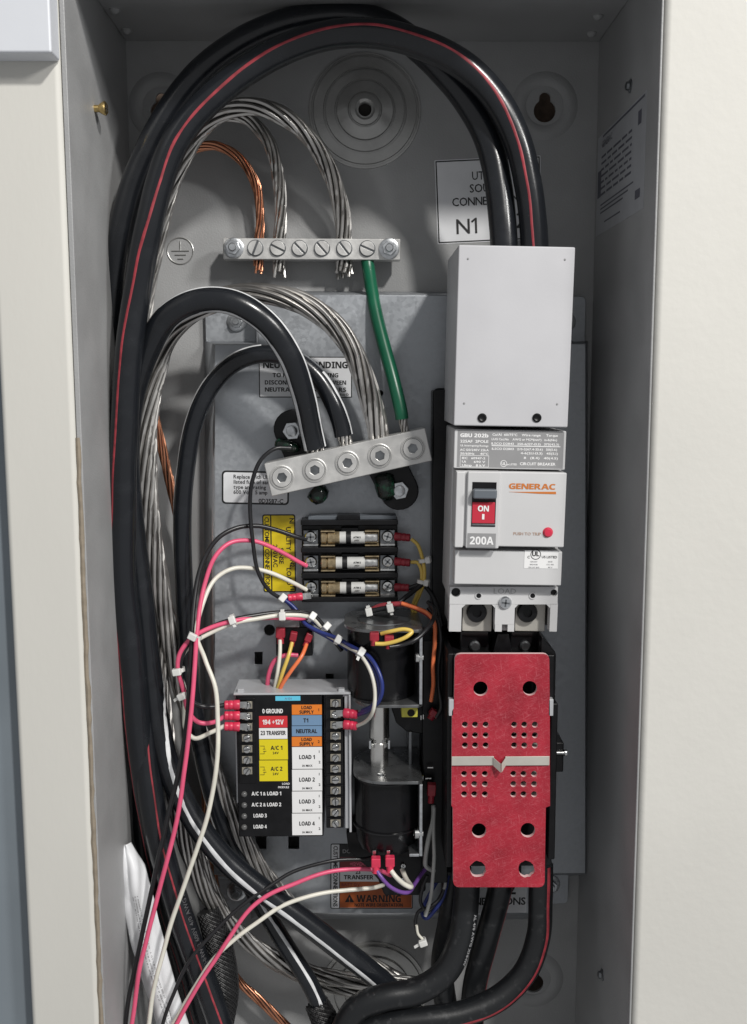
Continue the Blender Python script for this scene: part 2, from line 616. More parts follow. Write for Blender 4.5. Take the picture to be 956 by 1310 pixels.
mat('sleeve', (0.014, 0.014, 0.015), 0.5, var=0.3, vscale=200)
mat('led', (0.10, 0.10, 0.10), 0.15, coat=0.5)
mat('ceramic', (0.70, 0.70, 0.68), 0.35, var=0.04, vscale=200)
mat('fibre_edge', (0.74, 0.50, 0.50), 0.6)
mat('boot_green', (0.006, 0.010, 0.008), 0.14, col2=(0.008, 0.06, 0.03), vscale=220, bump=0.9, bscale=260, contrast=(.5, .75))
mat('tan_metal', (0.50, 0.46, 0.38), 0.35, metal=0.8, var=0.15, vscale=300)
mat('core_gap_shade', (0.03, 0.028, 0.026), 0.8)  # near-black that paints the shade between bare strands
mat('dark_zinc', (0.21, 0.215, 0.22), 0.32, metal=0.8, var=0.2, vscale=90, rvar=0.08)
mat('fuse_clear', (0.42, 0.33, 0.20), 0.12, metal=0.6, var=0.3, vscale=300)

# vulcanised fibre: red with short pale hairs lying in every direction
def fibre():
    m = mat('red_fibre', (0.40, 0.028, 0.045), 0.5)
    nt = m.node_tree
    N, L = nt.nodes, nt.links
    b = N['Principled BSDF']
    tc = [n for n in N if n.type == 'TEX_COORD'][0]
    acc = None
    for k, (rot, sx, sz) in enumerate(((0.5, 110, 1500), (1.7, 120, 1400), (2.6, 130, 1600), (3.4, 110, 1300))):
        mp = N.new('ShaderNodeMapping')
        mp.vector_type = 'POINT'
        mp.inputs['Rotation'].default_value = (0, rot, 0)
        m2 = N.new('ShaderNodeMapping')
        m2.inputs['Scale'].default_value = (sx, 40, sz)
        m2.inputs['Location'].default_value = (k * 3.1, 0, k * 1.7)
        L.new(tc.outputs['Object'], mp.inputs['Vector'])
        L.new(mp.outputs['Vector'], m2.inputs['Vector'])
        n = N.new('ShaderNodeTexNoise')
        n.inputs['Scale'].default_value = 1.6
        n.inputs['Detail'].default_value = 2
        n.inputs['Distortion'].default_value = 0.8
        L.new(m2.outputs['Vector'], n.inputs['Vector'])
        r = N.new('ShaderNodeMapRange')
        r.inputs['From Min'].default_value = 0.60
        r.inputs['From Max'].default_value = 0.74
        L.new(n.outputs['Fac'], r.inputs['Value'])
        if acc is None:
            acc = r.outputs['Result']
        else:
            mm = N.new('ShaderNodeMath')
            mm.operation = 'MAXIMUM'
            L.new(acc, mm.inputs[0])
            L.new(r.outputs['Result'], mm.inputs[1])
            acc = mm.outputs[0]
    n = N.new('ShaderNodeTexNoise')
    n.inputs['Scale'].default_value = 55
    n.inputs['Detail'].default_value = 5
    L.new(tc.outputs['Object'], n.inputs['Vector'])
    mxa = N.new('ShaderNodeMix')
    mxa.data_type = 'RGBA'
    mxa.inputs['A'].default_value = (0.26, 0.008, 0.020, 1)
    mxa.inputs['B'].default_value = (0.42, 0.018, 0.038, 1)
    mrn = N.new('ShaderNodeMapRange')
    mrn.inputs['From Min'].default_value = 0.3
    mrn.inputs['From Max'].default_value = 0.7
    L.new(n.outputs['Fac'], mrn.inputs['Value'])
    L.new(mrn.outputs['Result'], mxa.inputs['Factor'])
    mx = N.new('ShaderNodeMix')
    mx.data_type = 'RGBA'
    mx.inputs['B'].default_value = (0.66, 0.20, 0.23, 1)
    sc_ = N.new('ShaderNodeMath')
    sc_.operation = 'MULTIPLY'
    sc_.inputs[1].default_value = 0.42
    L.new(acc, sc_.inputs[0])
    L.new(sc_.outputs[0], mx.inputs['Factor'])
    L.new(mxa.outputs['Result'], mx.inputs['A'])
    L.new(mx.outputs['Result'], b.inputs['Base Color'])
fibre()

# ------------------------------------------------------------------ the setting round the enclosure
XL, XR, DEP = -0.167, 0.167, 0.154
ZT = P(478, 53, 0).z
ZB = P(478, 1385, 0).z
zt, zb = ZT + 0.4, ZB - 0.4
mb = MB().wbox(XR + 0.0018, XR + 0.9, 0.02, -DEP - 0.001, zb, zt)
structure(mb.build('wall_right', 'wall_cream', bevel=0.004, seg=3))
# left: a cream board, a grey door leaf behind it, the gap, its shade painted into a dark filler and the caulk bead
xb1 = P(74.5, 0, DEP).x
xb0 = P(0, 480, DEP).x
structure(MB().wbox(xb0, xb1, 0.0, -DEP - 0.002, zb, zt).build('wall_board', 'board_cream', bevel=0.0035, seg=3))
structure(MB().wbox(xb0 - 0.9, xb0 - 0.0005, 0.03, -DEP + 0.012, zb, zt).build('door_leaf', 'door_grey'))
structure(MB().wbox(xb1 - 0.004, XL - 0.0028, 0.004, -DEP + 0.010, zb, zt).build('wall_gap', 'dark_gap'))
structure(MB().wbox(XL - 0.03, XR + 0.03, 0.06, 0.045, zb, zt).build('backing_wall', 'wood'))
bead = MB()
pts = []
random.seed(3)
for k in range(60):
    z = P(120, 1340, DEP).z + (P(95, 560, DEP).z - P(120, 1340, DEP).z) * k / 59
    pts.append(Vector((xb1 + 0.0009 + random.uniform(-.0004, .0004), -DEP + 0.0005, z)))
bead.tube([(c, a, b, 0.0016 + random.uniform(-.0003, .0003)) for c, a, b in frames(pts)], 8)
structure(bead.build('shaded_caulk_bead', 'shaded_caulk'))  # bead coloured as if in the shadow of the gap
# white trim block at the top of the board
f0 = Fr(0, 0, DEP + 0.018)
mb = MB().hexa([Vector((p.x, -DEP - 0.0015, p.z)) for p in (f0.pt(-220, -200), f0.pt(63, -200), f0.pt(63, 64), f0.pt(-220, 64))],
               [f0.pt(-220, -200), f0.pt(63, -200), f0.pt(63, 64), f0.pt(-220, 64)])
t = mb.build('trim_block', 'trim_white', bevel=0.0015)
tag(t, 'white painted trim block overlapping the cream board at the top left', 'trim')

# ------------------------------------------------------------------ the steel enclosure
enc = thing('enclosure', 'grey painted steel electrical enclosure set into the wall, its cover removed', 'enclosure', (0, 0, ZB))
TK = 0.003
def keyhole(x, y, s=1.0):
    out = []
    R1, R2, off = 13.5 * s, 7.0 * s, 15 * s
    a0 = math.asin(R2 / R1)
    for k in range(17):
        a = PI / 2 * 3 + a0 + (2 * PI - 2 * a0) * k / 16
        out.append((x + R1 * math.cos(a), y + R1 * math.sin(a)))
    for k in range(9):
        a = PI + PI * k / 8
        out.append((x + R2 * math.cos(a), y - off + R2 * math.sin(a)))
    return out
fb = Fr(478, 655, 0)
def fbx(u, v):   # photo pixel -> frame pixel on the back panel
    p = P(u, v, 0)
    return (p.x - fb.c.x) / fb.s, -(p.z - fb.c.z) / fb.s
x0, x1 = (XL - TK - fb.c.x) / fb.s, (XR + .0012 - fb.c.x) / fb.s
y0, y1 = -(ZT + TK - fb.c.z) / fb.s, -(ZB - TK - fb.c.z) / fb.s
kh = [fbx(697, 142), fbx(683, 1258), fbx(207, 143), fbx(215, 1258)]
back = plate('back_panel', fb, [[(x0, y0), (x1, y0), (x1, y1), (x0, y1)]] + [keyhole(*k) for k in kh], -0.002, 0.0, 'grey_paint', enc)
MB().wbox(XL - TK, XL, -0.0001, -DEP, ZB - TK, ZT + TK).build('side_panel', 'grey_paint', enc, bevel=0.0006)
MB().wbox(XR, XR + .0014, -0.0001, -DEP, ZB - TK, ZT + TK).build('side_panel', 'grey_paint', enc, bevel=0.0006)
top = MB().wbox(XL + .0001, XR - .0001, -0.0001, -DEP, ZT, ZT + TK).build('top_panel', 'grey_paint', enc, bevel=0.0006)
MB().wbox(XL + .0001, XR - .0001, -0.0001, -DEP, ZB - TK, ZB).build('bottom_panel', 'grey_paint', enc, bevel=0.0006)
# pressed rings round the keyholes
for (x, y) in kh:
    c = fb.pt(x, y - 6)
    s_ = fb.s
    MB().lathe(c, (0, -1, 0), [(41 * s_, -0.0002), (37 * s_, 0.0010), (31 * s_, 0.0016), (25 * s_, 0.0008), (23 * s_, 0.0002)], 40, cap=False).build('mounting_dimple', 'grey_paint', back, angle=70)
# concentric knockouts
def knockout(u, v, sc_=1.0, nm='knockout'):
    c = P(u, v, 0)
    s_ = S(u, v, 0) * sc_
    mm = 0.0017
    pr = [(72, -.1), (71.5, .5), (69, .5), (68.6, .06), (66.4, .06), (65.6, 1.0), (53.6, 1.0), (53, .08), (50.6, .08), (50, 1.2), (39, 1.2), (38.6, .2), (36.4, .2), (35.6, 1.5), (22, 3.0), (21, 1.6), (18.9, 1.6),
          (18.5, 2.9), (13, 3.1), (11, 2.6), (10, 2.4), (8.4, 2.4), (8.2, 0.4)]
    return MB().lathe(c, (0, -1, 0), [(r * s_, h * mm) for r, h in pr], 64, cap=False).build(nm, 'knockout', back, angle=30), c, s_
k1, c, s_ = knockout(467, 142)
MB().cyl(c + Vector((0, -.0004, 0)), c + Vector((0, -.0009, 0)), 8.3 * s_).build('centre_hole', 'dark_gap', back)
k2, c, s_ = knockout(478, 1268, 0.95)
# earth symbol pressed into the back
fe = Fr(231, 321, 0)
sy = MB()
ring = [fe.pt(16.5 * math.cos(2 * PI * k / 40), 16.5 * math.sin(2 * PI * k / 40), 0.0002) for k in range(41)]
sy.tube([(c_, a, b, 0.0005) for c_, a, b in frames(ring)], 6)
for seg_ in (((0, -12), (0, 0)), ((-11, 0), (11, 0)), ((-7, 5), (7, 5)), ((-3.5, 10), (3.5, 10))):
    sy.tube([(c_, a, b, 0.0005) for c_, a, b in frames([fe.pt(*seg_[0], 0.0002), fe.pt(*seg_[1], 0.0002)])], 6)
sy.build('earth_symbol', 'knockout', back)
# weld studs and screws in the side walls
def wall_pt(x, u, v):
    """point on a side wall seen at pixel"""
    q = FW + RV * ((u - 478) / FPX) + UV * ((655 - v) / FPX)
    t = (x - CAM.x) / q.x
    return CAM + q * t
for (x, sgn, u, v) in ((XR, -1, 807, 110), (XR, -1, 771, 1247), (XL, 1, 188, 620)):
    p = wall_pt(x, u, v)
    MB().lathe(p, (sgn, 0, 0), [(0.0042, -.0002), (0.0042, 0.0006), (0.0028, 0.0014), (0.0026, 0.003), (0.0012, 0.0036)], 16).build('weld_stud', 'dark_steel', enc)
for u, v in ((765, 20), (757, 42), (147, 12), (162, 38)):
    q = FW + RV * ((u - 478) / FPX) + UV * ((655 - v) / FPX)
    t = (ZT - CAM.z) / q.z
    p = CAM + q * t
    MB().lathe(p, (0, 0, -1), [(0.0036, -.0002), (0.0036, 0.0008), (0.0024, 0.0022), (0.0008, 0.003)], 14).build('weld_stud', 'grey_paint', enc)
p = wall_pt(XL, 121, 139)
bs = MB().lathe(p, (1, -0.1, 0), [(0.0022, -.0005), (0.0022, 0.003), (0.0030, 0.0040), (0.0042, 0.0062), (0.0042, 0.0070), (0.0036, 0.0076)], 20).build('cover_screw', 'brass', enc)
lab(bs, 'brass cover screw sticking out of the left wall')
ax = Vector((1, -.1, 0)).normalized()
e2 = Vector((0, 0, 1))
e1 = ax.cross(e2)
x_ = MB()
for e in (e1, e2):
    q = p + ax * 0.00765
    x_.tube([(q - e * 0.0022, ax, ax.cross(e), 0.0005), (q + e * 0.0022, ax, ax.cross(e), 0.0005)], 6)
x_.build('drive_recess', 'dark_gap', bs)

# rating plate on the right wall
a, b_, c_, d_ = (wall_pt(XR, 766, 172), wall_pt(XR, 828, 121), wall_pt(XR, 826, 257), wall_pt(XR, 764, 309))
def wp(y, z, off):
    return Vector((XR - off, y, z))
ys, zs = (min(a.y, d_.y), max(b_.y, c_.y)), (d_.z, a.z)
ya, yb = a.y, b_.y
za, zb_ = (a.z + b_.z) / 2, (c_.z + d_.z) / 2
MBp = MB().hexa([wp(ya, za, .00005), wp(yb, za, .00005), wp(yb, zb_, .00005), wp(ya, zb_, .00005)], [wp(ya, za, .0002), wp(yb, za, .0002), wp(yb, zb_, .0002), wp(ya, zb_, .0002)])
rp = lab(MBp.build('rating_plate', 'paper_silver', enc, flat=True), 'silver rating label with small print on the right wall')
wdt, hgt = yb - ya, za - zb_
def side_strip(fx0, fx1, fy0, fy1, m='print_dim'):
    q = [(fx0, fy0), (fx1, fy0), (fx1, fy1), (fx0, fy1)]
    w1 = [wp(ya + wdt * x, za - hgt * y, .00025) for x, y in q]
    w2 = [wp(ya + wdt * x, za - hgt * y, .00032) for x, y in q]
    MB().hexa(w1, w2).build('print_line', m, rp, flat=True)
def side_text(s, fx, fy, cap):
    cu = bpy.data.curves.new('lettering', 'FONT')
    cu.body = s
    cu.size = cap / 0.72
    cu.resolution_u = 1
    t_ = bpy.data.objects.new('tmp', cu)
    COL.objects.link(t_)
    me = bpy.data.meshes.new_from_object(t_.evaluated_get(bpy.context.evaluated_depsgraph_get()))
    bpy.data.objects.remove(t_)
    p_ = wp(ya + wdt * fx, za - hgt * fy, .00035) - org(rp)
    # text x runs along the wall toward the room (-y), text up is +z, faces -x
    me.transform(Matrix.Translation(p_) @ Matrix(((0, 0, -1, 0), (-1, 0, 0, 0), (0, 1, 0, 0), (0, 0, 0, 1))))
    me.materials.append(M['print_dim'])
    o = link('lettering', me, rp)
    ORG[o.name] = org(rp)
side_text('GENERAC', 0.10, 0.14, hgt * 0.07)
random.seed(11)
for r_ in range(7):
    yy = 0.22 + r_ * 0.062
    x = 0.10
    while x < 0.72:
        wd = random.uniform(0.05, 0.16)
        side_strip(x, min(x + wd, 0.75), yy, yy + 0.022)
        x += wd + 0.03
for r_ in range(3):
    side_strip(0.1, 0.8 - 0.1 * r_, 0.70 + r_ * 0.04, 0.715 + r_ * 0.04)
side_strip(0.02, 0.10, 0.35, 0.62)
side_strip(0.2, 0.55, 0.89, 0.905)
side_strip(0.12, 0.97, 0.02, 0.04)
side_strip(0.86, 0.92, 0.12, 0.24)
side_strip(0.84, 0.93, 0.80, 0.88)

# stickers ------------------------------------------------------------------
def sticker(fr, w_, h_, m, parent, label, border=1.6, r=2.5, bm='print_black', name='sticker'):
    if border:
        o = plate(name, fr, [rrect(-w_ / 2, -h_ / 2, w_ / 2, h_ / 2, r)], 0.00005, 0.00020, bm, parent)
        plate('face', fr, [rrect(-w_ / 2 + border, -h_ / 2 + border, w_ / 2 - border, h_ / 2 - border, max(r - border * .6, .5))], 0.0002, 0.00030, m, o)
    else:
        o = plate(name, fr, [rrect(-w_ / 2, -h_ / 2, w_ / 2, h_ / 2, r)], 0.00005, 0.00030, m, parent)
    o['label'] = label
    return o
H = 0.0004
f = Fr(624, 256, 0, -0.045)
st = plate('sticker', f, [rrect(-66, -52, 69, 52, .8)], 0.00005, 0.0002, 'paper_white', enc)
lab(st, 'white sticker for the utility source connections')
plate('frame_line', f, [rrect(-65, -51, 68, 51, .6), rrect(-63.4, -49.4, 66.4, 49.4, .5)], 0.0002, 0.0003, 'print_black', st)
for s_, y, x, wd in (('UTILITY', -31, 3, 44), ('SOURCE', -15.5, 2, 49), ('CONNECTIONS', .5, 1, 93)):
    text(f, s_, x, y, 10.5, 'print_black', st, H, face='f', width=wd)
text(f, 'N1', -28, 31, 19, 'print_black', st, H, face='f')
text(f, 'N2', 33, 27, 19, 'print_black', st, H, face='f')

# ------------------------------------------------------------------ mounting plate
PD = 0.028
f = Fr(478, 655, PD)
mp = thing('mounting_plate', 'raised galvanised steel mounting plate bolted to the back of the enclosure', 'plate', P(500, 1168, 0.0))
out = [(331, 377), (690, 379), (690, 440), (749, 440), (749, 1117), (688, 1117), (688, 1168), (331, 1168), (331, 1118), (275, 1118), (275, 441), (331, 441)]
foot = [(326, 372), (697, 374), (697, 436), (752, 436), (752, 1120), (692, 1120), (692, 1176), (322, 1176), (322, 1126), (262, 1126), (262, 436), (326, 436)]
def sq(u, v, a, b):
    return [(u - a, v - b), (u + a, v - b), (u + a, v + b), (u - a, v + b)]
def pc(u, v, r, n=16):
    return [(u + r * math.cos(2 * PI * k / n), v + r * math.sin(2 * PI * k / n)) for k in range(n)]
holes = [sq(331, 842, 5, 8), sq(422, 868, 5, 6), sq(334, 1078, 7, 8), sq(376, 1078, 7, 8), pc(345, 806, 7), pc(366, 1156, 3.4), pc(487, 503, 3.5), pc(487, 540, 3),
         rrect(553, 497, 592, 806, 8)]
sheet = plate('sheet', f, [ofl(f, out)] + [ofl(f, h) for h in holes], -0.0015, 0.0, 'zinc_sheet', mp, bevel=0.0003)
n = len(out)
A = [P(u, v, PD - 0.0004) for u, v in out]
B = [P(u, v, 0.0003) for u, v in foot]
mb = MB()
mb.add(A + B, [(i, (i + 1) % n, (i + 1) % n + n, i + n) for i in range(n)])
sk = mb.build('skirt', 'zinc_sheet', mp, angle=20)
so = sk.modifiers.new('gauge', 'SOLIDIFY')
so.thickness = 0.0012
def hex_bolt(parent, u, v, d, r_nut, r_wash, name='bolt', m='zinc_bright', stud=0.55, h=0.004):
    c = P(u, v, d)
    s_ = S(u, v, d)
    o = MB().lathe(c, (0, -1, 0), [(r_wash * s_, 0), (r_wash * s_, 0.0010), (r_wash * s_ * .93, 0.0013), (r_nut * s_ * .8, 0.0013)], 28).build(name, m, parent)
    fr = Fr(u, v, d, random.uniform(0, 1))
    MB().prism(fr, circ(0, 0, r_nut, 6), 0.0012, 0.0012 + h).build('nut', m, o, bevel=0.0004)
    if stud:
        MB().lathe(fr.pt(0, 0, 0.001 + h), (0, -1, 0), [(r_nut * s_ * stud, 0), (r_nut * s_ * stud, 0.0016), (r_nut * s_ * stud * .8, 0.0022)], 18).build('stud', m, o)
    return o
for (uu, vv, bu, bv, w0, w1, h0, h1) in ((300, 412, 303, 412, -37, 37, -30, 33), (722, 412, 724, 412, -30, 27, -32, 30), (715, 1140, 704, 1131, -36, 12, -30, 17), (305, 1140, 303, 1140, -37, 30, -25, 28)):
    fr = Fr(uu, vv, 0.0045)
    tb = plate('corner_tab', fr, [rrect(w0, h0, w1, h1, 6)], -0.0035, 0.0, 'zinc_sheet', mp, bevel=0.0003)
    c = P(bu, bv, 0.0045)
    s_ = S(bu, bv, 0.0045)
    hex_bolt(tb, bu, bv, 0.0047, 8.2, 12.5)
H = 0.0004
# neutral bonding sticker
f = Fr(391, 482.5, PD + .0002, 0.006)
st = sticker(f, 119, 52, 'paper_white', mp, 'white neutral bonding sticker on the mounting plate', border=1.3, r=1)
text(f, 'NEUTRAL BONDING', 0, -15.5, 8.2, 'print_black', st, H, bold=.045, width=108)
text(f, 'TO REMOVE BONDING', 0, -2.5, 5.2, 'print_black', st, H, bold=.03, width=84)
text(f, 'DISCONNECT WIRE BETWEEN', 0, 6.8, 5.2, 'print_black', st, H, bold=.03, width=104)
text(f, 'NEUTRAL & GROUND BARS', 0, 15.8, 5.2, 'print_black', st, H, bold=.03, width=104)
text(f, '0F2119 Rev D', 44, 22, 3.0, 'print_black', st, H, bold=.03)
# fuse sticker
f = Fr(327, 624, PD + .0002, 0.025)
st = sticker(f, 86, 43, 'paper_white', mp, 'white rounded fuse replacement sticker on the mounting plate', border=2.2, r=5)
for k, s_ in enumerate(('Replace with UL', 'listed fuse of same', 'type and rating', '600 Volt  5 amp')):
    text(f, s_, -28, -14 + k * 6.6, 4.9, 'print_black', st, H, align='LEFT', bold=.015, xs=.95)
text(f, '0D3587-C', 20, 16.5, 5.4, 'print_black', st, H, bold=.02)
# yellow sticker, reading downward
f = Fr(357.5, 708, PD + .0002, 0.0)
st = sticker(f, 42, 101, 'sticker_yellow', mp, 'yellow customer connections sticker beside the fuse block', border=1.6, r=3)
MB().box(f, -11, -50, -9.4, 50, .0002, .00036).build('dividing_line', 'print_black', st, flat=True)
text(f, 'CUSTOMER CONNECTIONS', -15.2, 0, 5.6, 'print_black', st, H, rot=PI / 2, bold=.02, width=94)
text(f, 'N1', 16.5, -42, 5.6, 'print_black', st, H, rot=PI / 2, bold=.02)
text(f, 'UTILITY', 12.2, -19, 6.0, 'print_black', st, H, rot=PI / 2, bold=.02)
text(f, 'N2', 16.5, 13, 5.6, 'print_black', st, H, rot=PI / 2, bold=.02)
text(f, 'LOAD', 12.2, 30, 6.0, 'print_black', st, H, rot=PI / 2, bold=.02)
text(f, 'T1', 16.5, 44, 5.6, 'print_black', st, H, rot=PI / 2, bold=.02)
text(f, 'SENSE', 2.6, 3, 5.8, 'print_black', st, H, rot=PI / 2, bold=.02)
text(f, '240VAC', -5, 3, 5.8, 'print_black', st, H, rot=PI / 2, bold=.02)
# warning sticker
f = Fr(476, 1121, PD + .0002, 0.012)
st = sticker(f, 106, 88, 'paper_white', mp, 'orange and white warning sticker at the foot of the mounting plate', border=1.2, r=2)
def patch(x0, y0, x1, y1, m, nm='panel'):
    MB().box(f, x0, y0, x1, y1, .0003, .00036).build(nm, m, st, flat=True)
patch(-41, -43, 51, -26, 'print_black')
patch(-41, -26, 51, -7, 'label_darkred')
patch(-41, 7, 51.5, 42.5, 'warn_orange')
MB().box(f, -41.8, -43, -40.8, 43, .0003, .0004).build('dividing_line', 'print_black', st, flat=True)
text(f, 'CUSTOMER CONNECTIONS', -46.5, 0, 5.4, 'print_black', st, H, rot=PI / 2, bold=.02, width=82)
text(f, 'DC 0', -30, -34, 5.0, 'print_grey', st, H)
text(f, '+12VDC', -18, -17, 4.4, 'wire_pink', st, H, bold=.02)
text(f, '23', -18, -6, 5, 'print_black', st, H)
text(f, 'TRANSFER', -17, 1, 5.6, 'print_black', st, H, bold=.03)
text(f, 'BATT 12V', -27, 11, 4, 'label_darkred', st, H, bold=.01)
text(f, 'WARNING', 9, 30, 9.4, 'print_black', st, H, bold=.055, width=57)
text(f, 'NOTE WIRE ORIENTATION', 9, 38.5, 4.2, 'print_black', st, H, bold=.03, width=62)
MB().prism(f, [(-34.5, 35), (-22.5, 35), (-28.5, 24)], .00036, .00042).build('warning_triangle', 'print_black', st, flat=True)
text(f, '!', -28.5, 31.5, 6.5, 'warn_orange', st, .0005, bold=.03)
# lower connections sticker
f = Fr(628, 1146, PD + .0002, 0.0)
st = sticker(f, 92, 46, 'paper_white', mp, 'white connections sticker below the red barrier', border=0, r=1)
text(f, 'CONNECTIONS', -4, 7, 10, 'print_black', st, H)
text(f, 'E2', 22, -10, 15, 'print_black', st, H, bold=.02)

# ------------------------------------------------------------------ ground bar
f = Fr(398.5, 319.3, 0.022, 0.006)
gb = thing('ground_bar', 'aluminium ground bar with six slotted screws along the top of the enclosure', 'ground bar', f.pt(0, 13, 0.0))
bar = MB().box(f, -113, -14, 114, 12.5, -0.012, 0.0).build('bar', 'tin_bar', gb, bevel=0.0006)
def slotted(fr, x, y, r, ang, parent, m='zinc_bright', h=0.0016):
    s_ = fr.s
    c = fr.pt(x, y, 0)
    o = MB().lathe(c, (0, -1, 0), [(r * s_ * 1.15, .0001), (r * s_ * 1.13, 0.0003), (r * s_ * 1.02, 0.0003), (r * s_, h - .0006)], 24).build('screw', 'dark_steel', parent)  # base darker than the head: shade of the slot put into its colour
    g = r * 0.14
    for sg in (1, -1):
        pts = []
        a0 = math.asin(g / r)
        for k in range(15):
            a = a0 + (PI - 2 * a0) * k / 14
            px_, py_ = r * math.cos(a), r * math.sin(a) * sg
            pts.append((x + px_ * math.cos(ang) - py_ * math.sin(ang), y + px_ * math.sin(ang) + py_ * math.cos(ang)))
        if sg == -1:
            pts.reverse()
        MB().prism(fr, pts, h - .0006, h + .0004).build('screw_head', m, o, bevel=0.0002)
    return o
for x, a in ((-71.5, 1.95), (-43, 0.45), (-15, 0.8), (13.5, 0.85), (42, 0.9), (71.5, 0.4)):
    slotted(f, x, -1.5, 9.2, a, gb, 'tin_bar')
for x, uu in ((-99.5, 299), (99.5, 498)):
    c = f.pt(x, -1, -0.012)
    MB().cyl((c.x, -0.0001, c.z), c, 0.004).build('standoff', 'zinc_bright', gb)
    hex_bolt(gb, uu, 317.5 if x < 0 else 318.3, 0.0222, 9.5, 13, h=0.0045)

# ------------------------------------------------------------------ neutral lug bar
LR = -0.215
LB = 0.066
f = Fr(445, 591.5, LB, LR)
lb = thing('neutral_lug_bar', 'slanted aluminium lug bar with five hex socket screws holding the neutral cables', 'lug bar', P(445, 655, PD))
MB().box(f, -105, -21.5, 106, 21.5, -0.020, 0.0).build('bar', 'tin_bar', lb, bevel=0.0007)
def socket_screw(fr, x, y, R, parent):
    s_ = fr.s
    c = fr.pt(x, y, 0)
    MB().lathe(c, (0, -1, 0), [(R * s_ * .9, .00005), (R * s_ * .9, .00012)], 28).build('shadow_gap', 'dark_steel', parent)
    MB().lathe(c, (0, -1, 0), [(R * s_, .0001), (R * s_ * .99, .0007), (R * s_ * .92, .0009), (R * s_ * .88, .0002), (R * s_ * .8, .0001)], 32, cap=False).build('collar', 'tin_bar', parent)
    o = plate('set_screw', fr, [circ(x, y, R * .78, 30), circ(x, y, R * .42, 6, random.uniform(0, 1))], 0.0002, 0.0012, 'tin_bar', parent, bevel=0.00025)
    MB().lathe(c, (0, -1, 0), [(R * s_ * .44, .00015), (R * s_ * .44, .0003), (R * s_ * .12, .0002)], 18).build('socket', 'dark_steel', o)
for x in (-86.3, -43.2, -0.5, 42, 85):
    socket_screw(f, x, 0.5, 15.8, lb)
for (u0, v0, u1, v1, bu, bv) in ((375, 549, 393, 590, 374, 551), (511, 628, 492, 590, 511, 627)):
    fr = Fr(u0, v0, 0.046)
    x1_, y1_ = of(fr, u1, v1)
    a = math.atan2(y1_, x1_)
    L_ = math.hypot(x1_, y1_)
    pts = [(25 * math.cos(a + PI / 2 + PI * k / 12), 25 * math.sin(a + PI / 2 + PI * k / 12)) for k in range(13)]
    pts += [(x1_ + 25 * math.cos(a - PI / 2 + PI * k / 12), y1_ + 25 * math.sin(a - PI / 2 + PI * k / 12)) for k in range(13)]
    o = MB().prism(fr, pts, -0.0178, 0.0).build('insulator', 'black_plastic', lb, bevel=0.001)
    hex_bolt(o, bu, bv, 0.0462, 12, 10, stud=.6, h=0.0028)
for (u0, v0, u1, v1, d, r_) in ((400, 625, 416, 640, .048, .0075), (490, 606, 497, 640, .047, .0075), (352, 567, 384, 574, .050, .0042)):
    a_, b2 = P(u0, v0, d), P(u1, v1, d)
    L_ = (b2 - a_).length
    MB().lathe(a_, b2 - a_, [(r_ * .5, 0), (r_ * .95, L_ * .1), (r_ * 1.02, L_ * .45), (r_ * .9, L_ * .8), (r_ * .4, L_)], 11).build('rubber_boot', 'boot_green', lb, angle=80)

# ------------------------------------------------------------------ fuse block and its three fuses
f = Fr(447, 716, 0.040)
fbk = thing('fuse_block', 'black three pole fuse block on the mounting plate', 'fuse block', P(447, 772, PD))
b_ = MB().box(f, -61, -44, 62, 53, -0.0118, -0.004).build('base', 'black_plastic', fbk, bevel=0.0008)
for y in (-48, -13, 20, 51):
    MB().box(f, -61, y - 4.5, 62, y + 2, -0.0115, 0.006).build('rib', 'black_plastic', fbk, bevel=0.0006)
MB().box(f, -52, -57, 60, -48, -0.0115, 0.001).build('end_flange', 'toggle_grey', fbk, bevel=0.0005)
MB().box(f, -15, -58, 14, -46, -0.0114, 0.004).build('lug', 'black_plastic', fbk, bevel=0.0006)
for y in (-31, 3, 35):
    MB().box(f, -10, y - 11, 12, y + 11, -0.0115, 0.001).build('cradle', 'black_plastic', fbk, bevel=0.0006)
def phillips(fr, x, y, r, parent, m='steel', ang=0.3, h=0.0018, name='screw'):
    c = fr.pt(x, y, 0)
    s_ = fr.s
    o = MB().lathe(c, (0, -1, 0), [(r * s_, 0), (r * s_, h * .5), (r * s_ * .8, h), (r * s_ * .35, h * 1.15)], 20).build(name, m, parent)
    for k in range(2):
        a = ang + k * PI / 2
        ca, sa = math.cos(a) * r * .62, math.sin(a) * r * .62
        na, nb = -math.sin(a) * r * .13, math.cos(a) * r * .13
        MB().prism(fr, [(x - ca - na, y - sa - nb), (x + ca - na, y + sa - nb), (x + ca + na, y + sa + nb), (x - ca + na, y - sa + nb)], h * .9, h * 1.2).build('cross_recess', 'dark_steel', o)
    return o
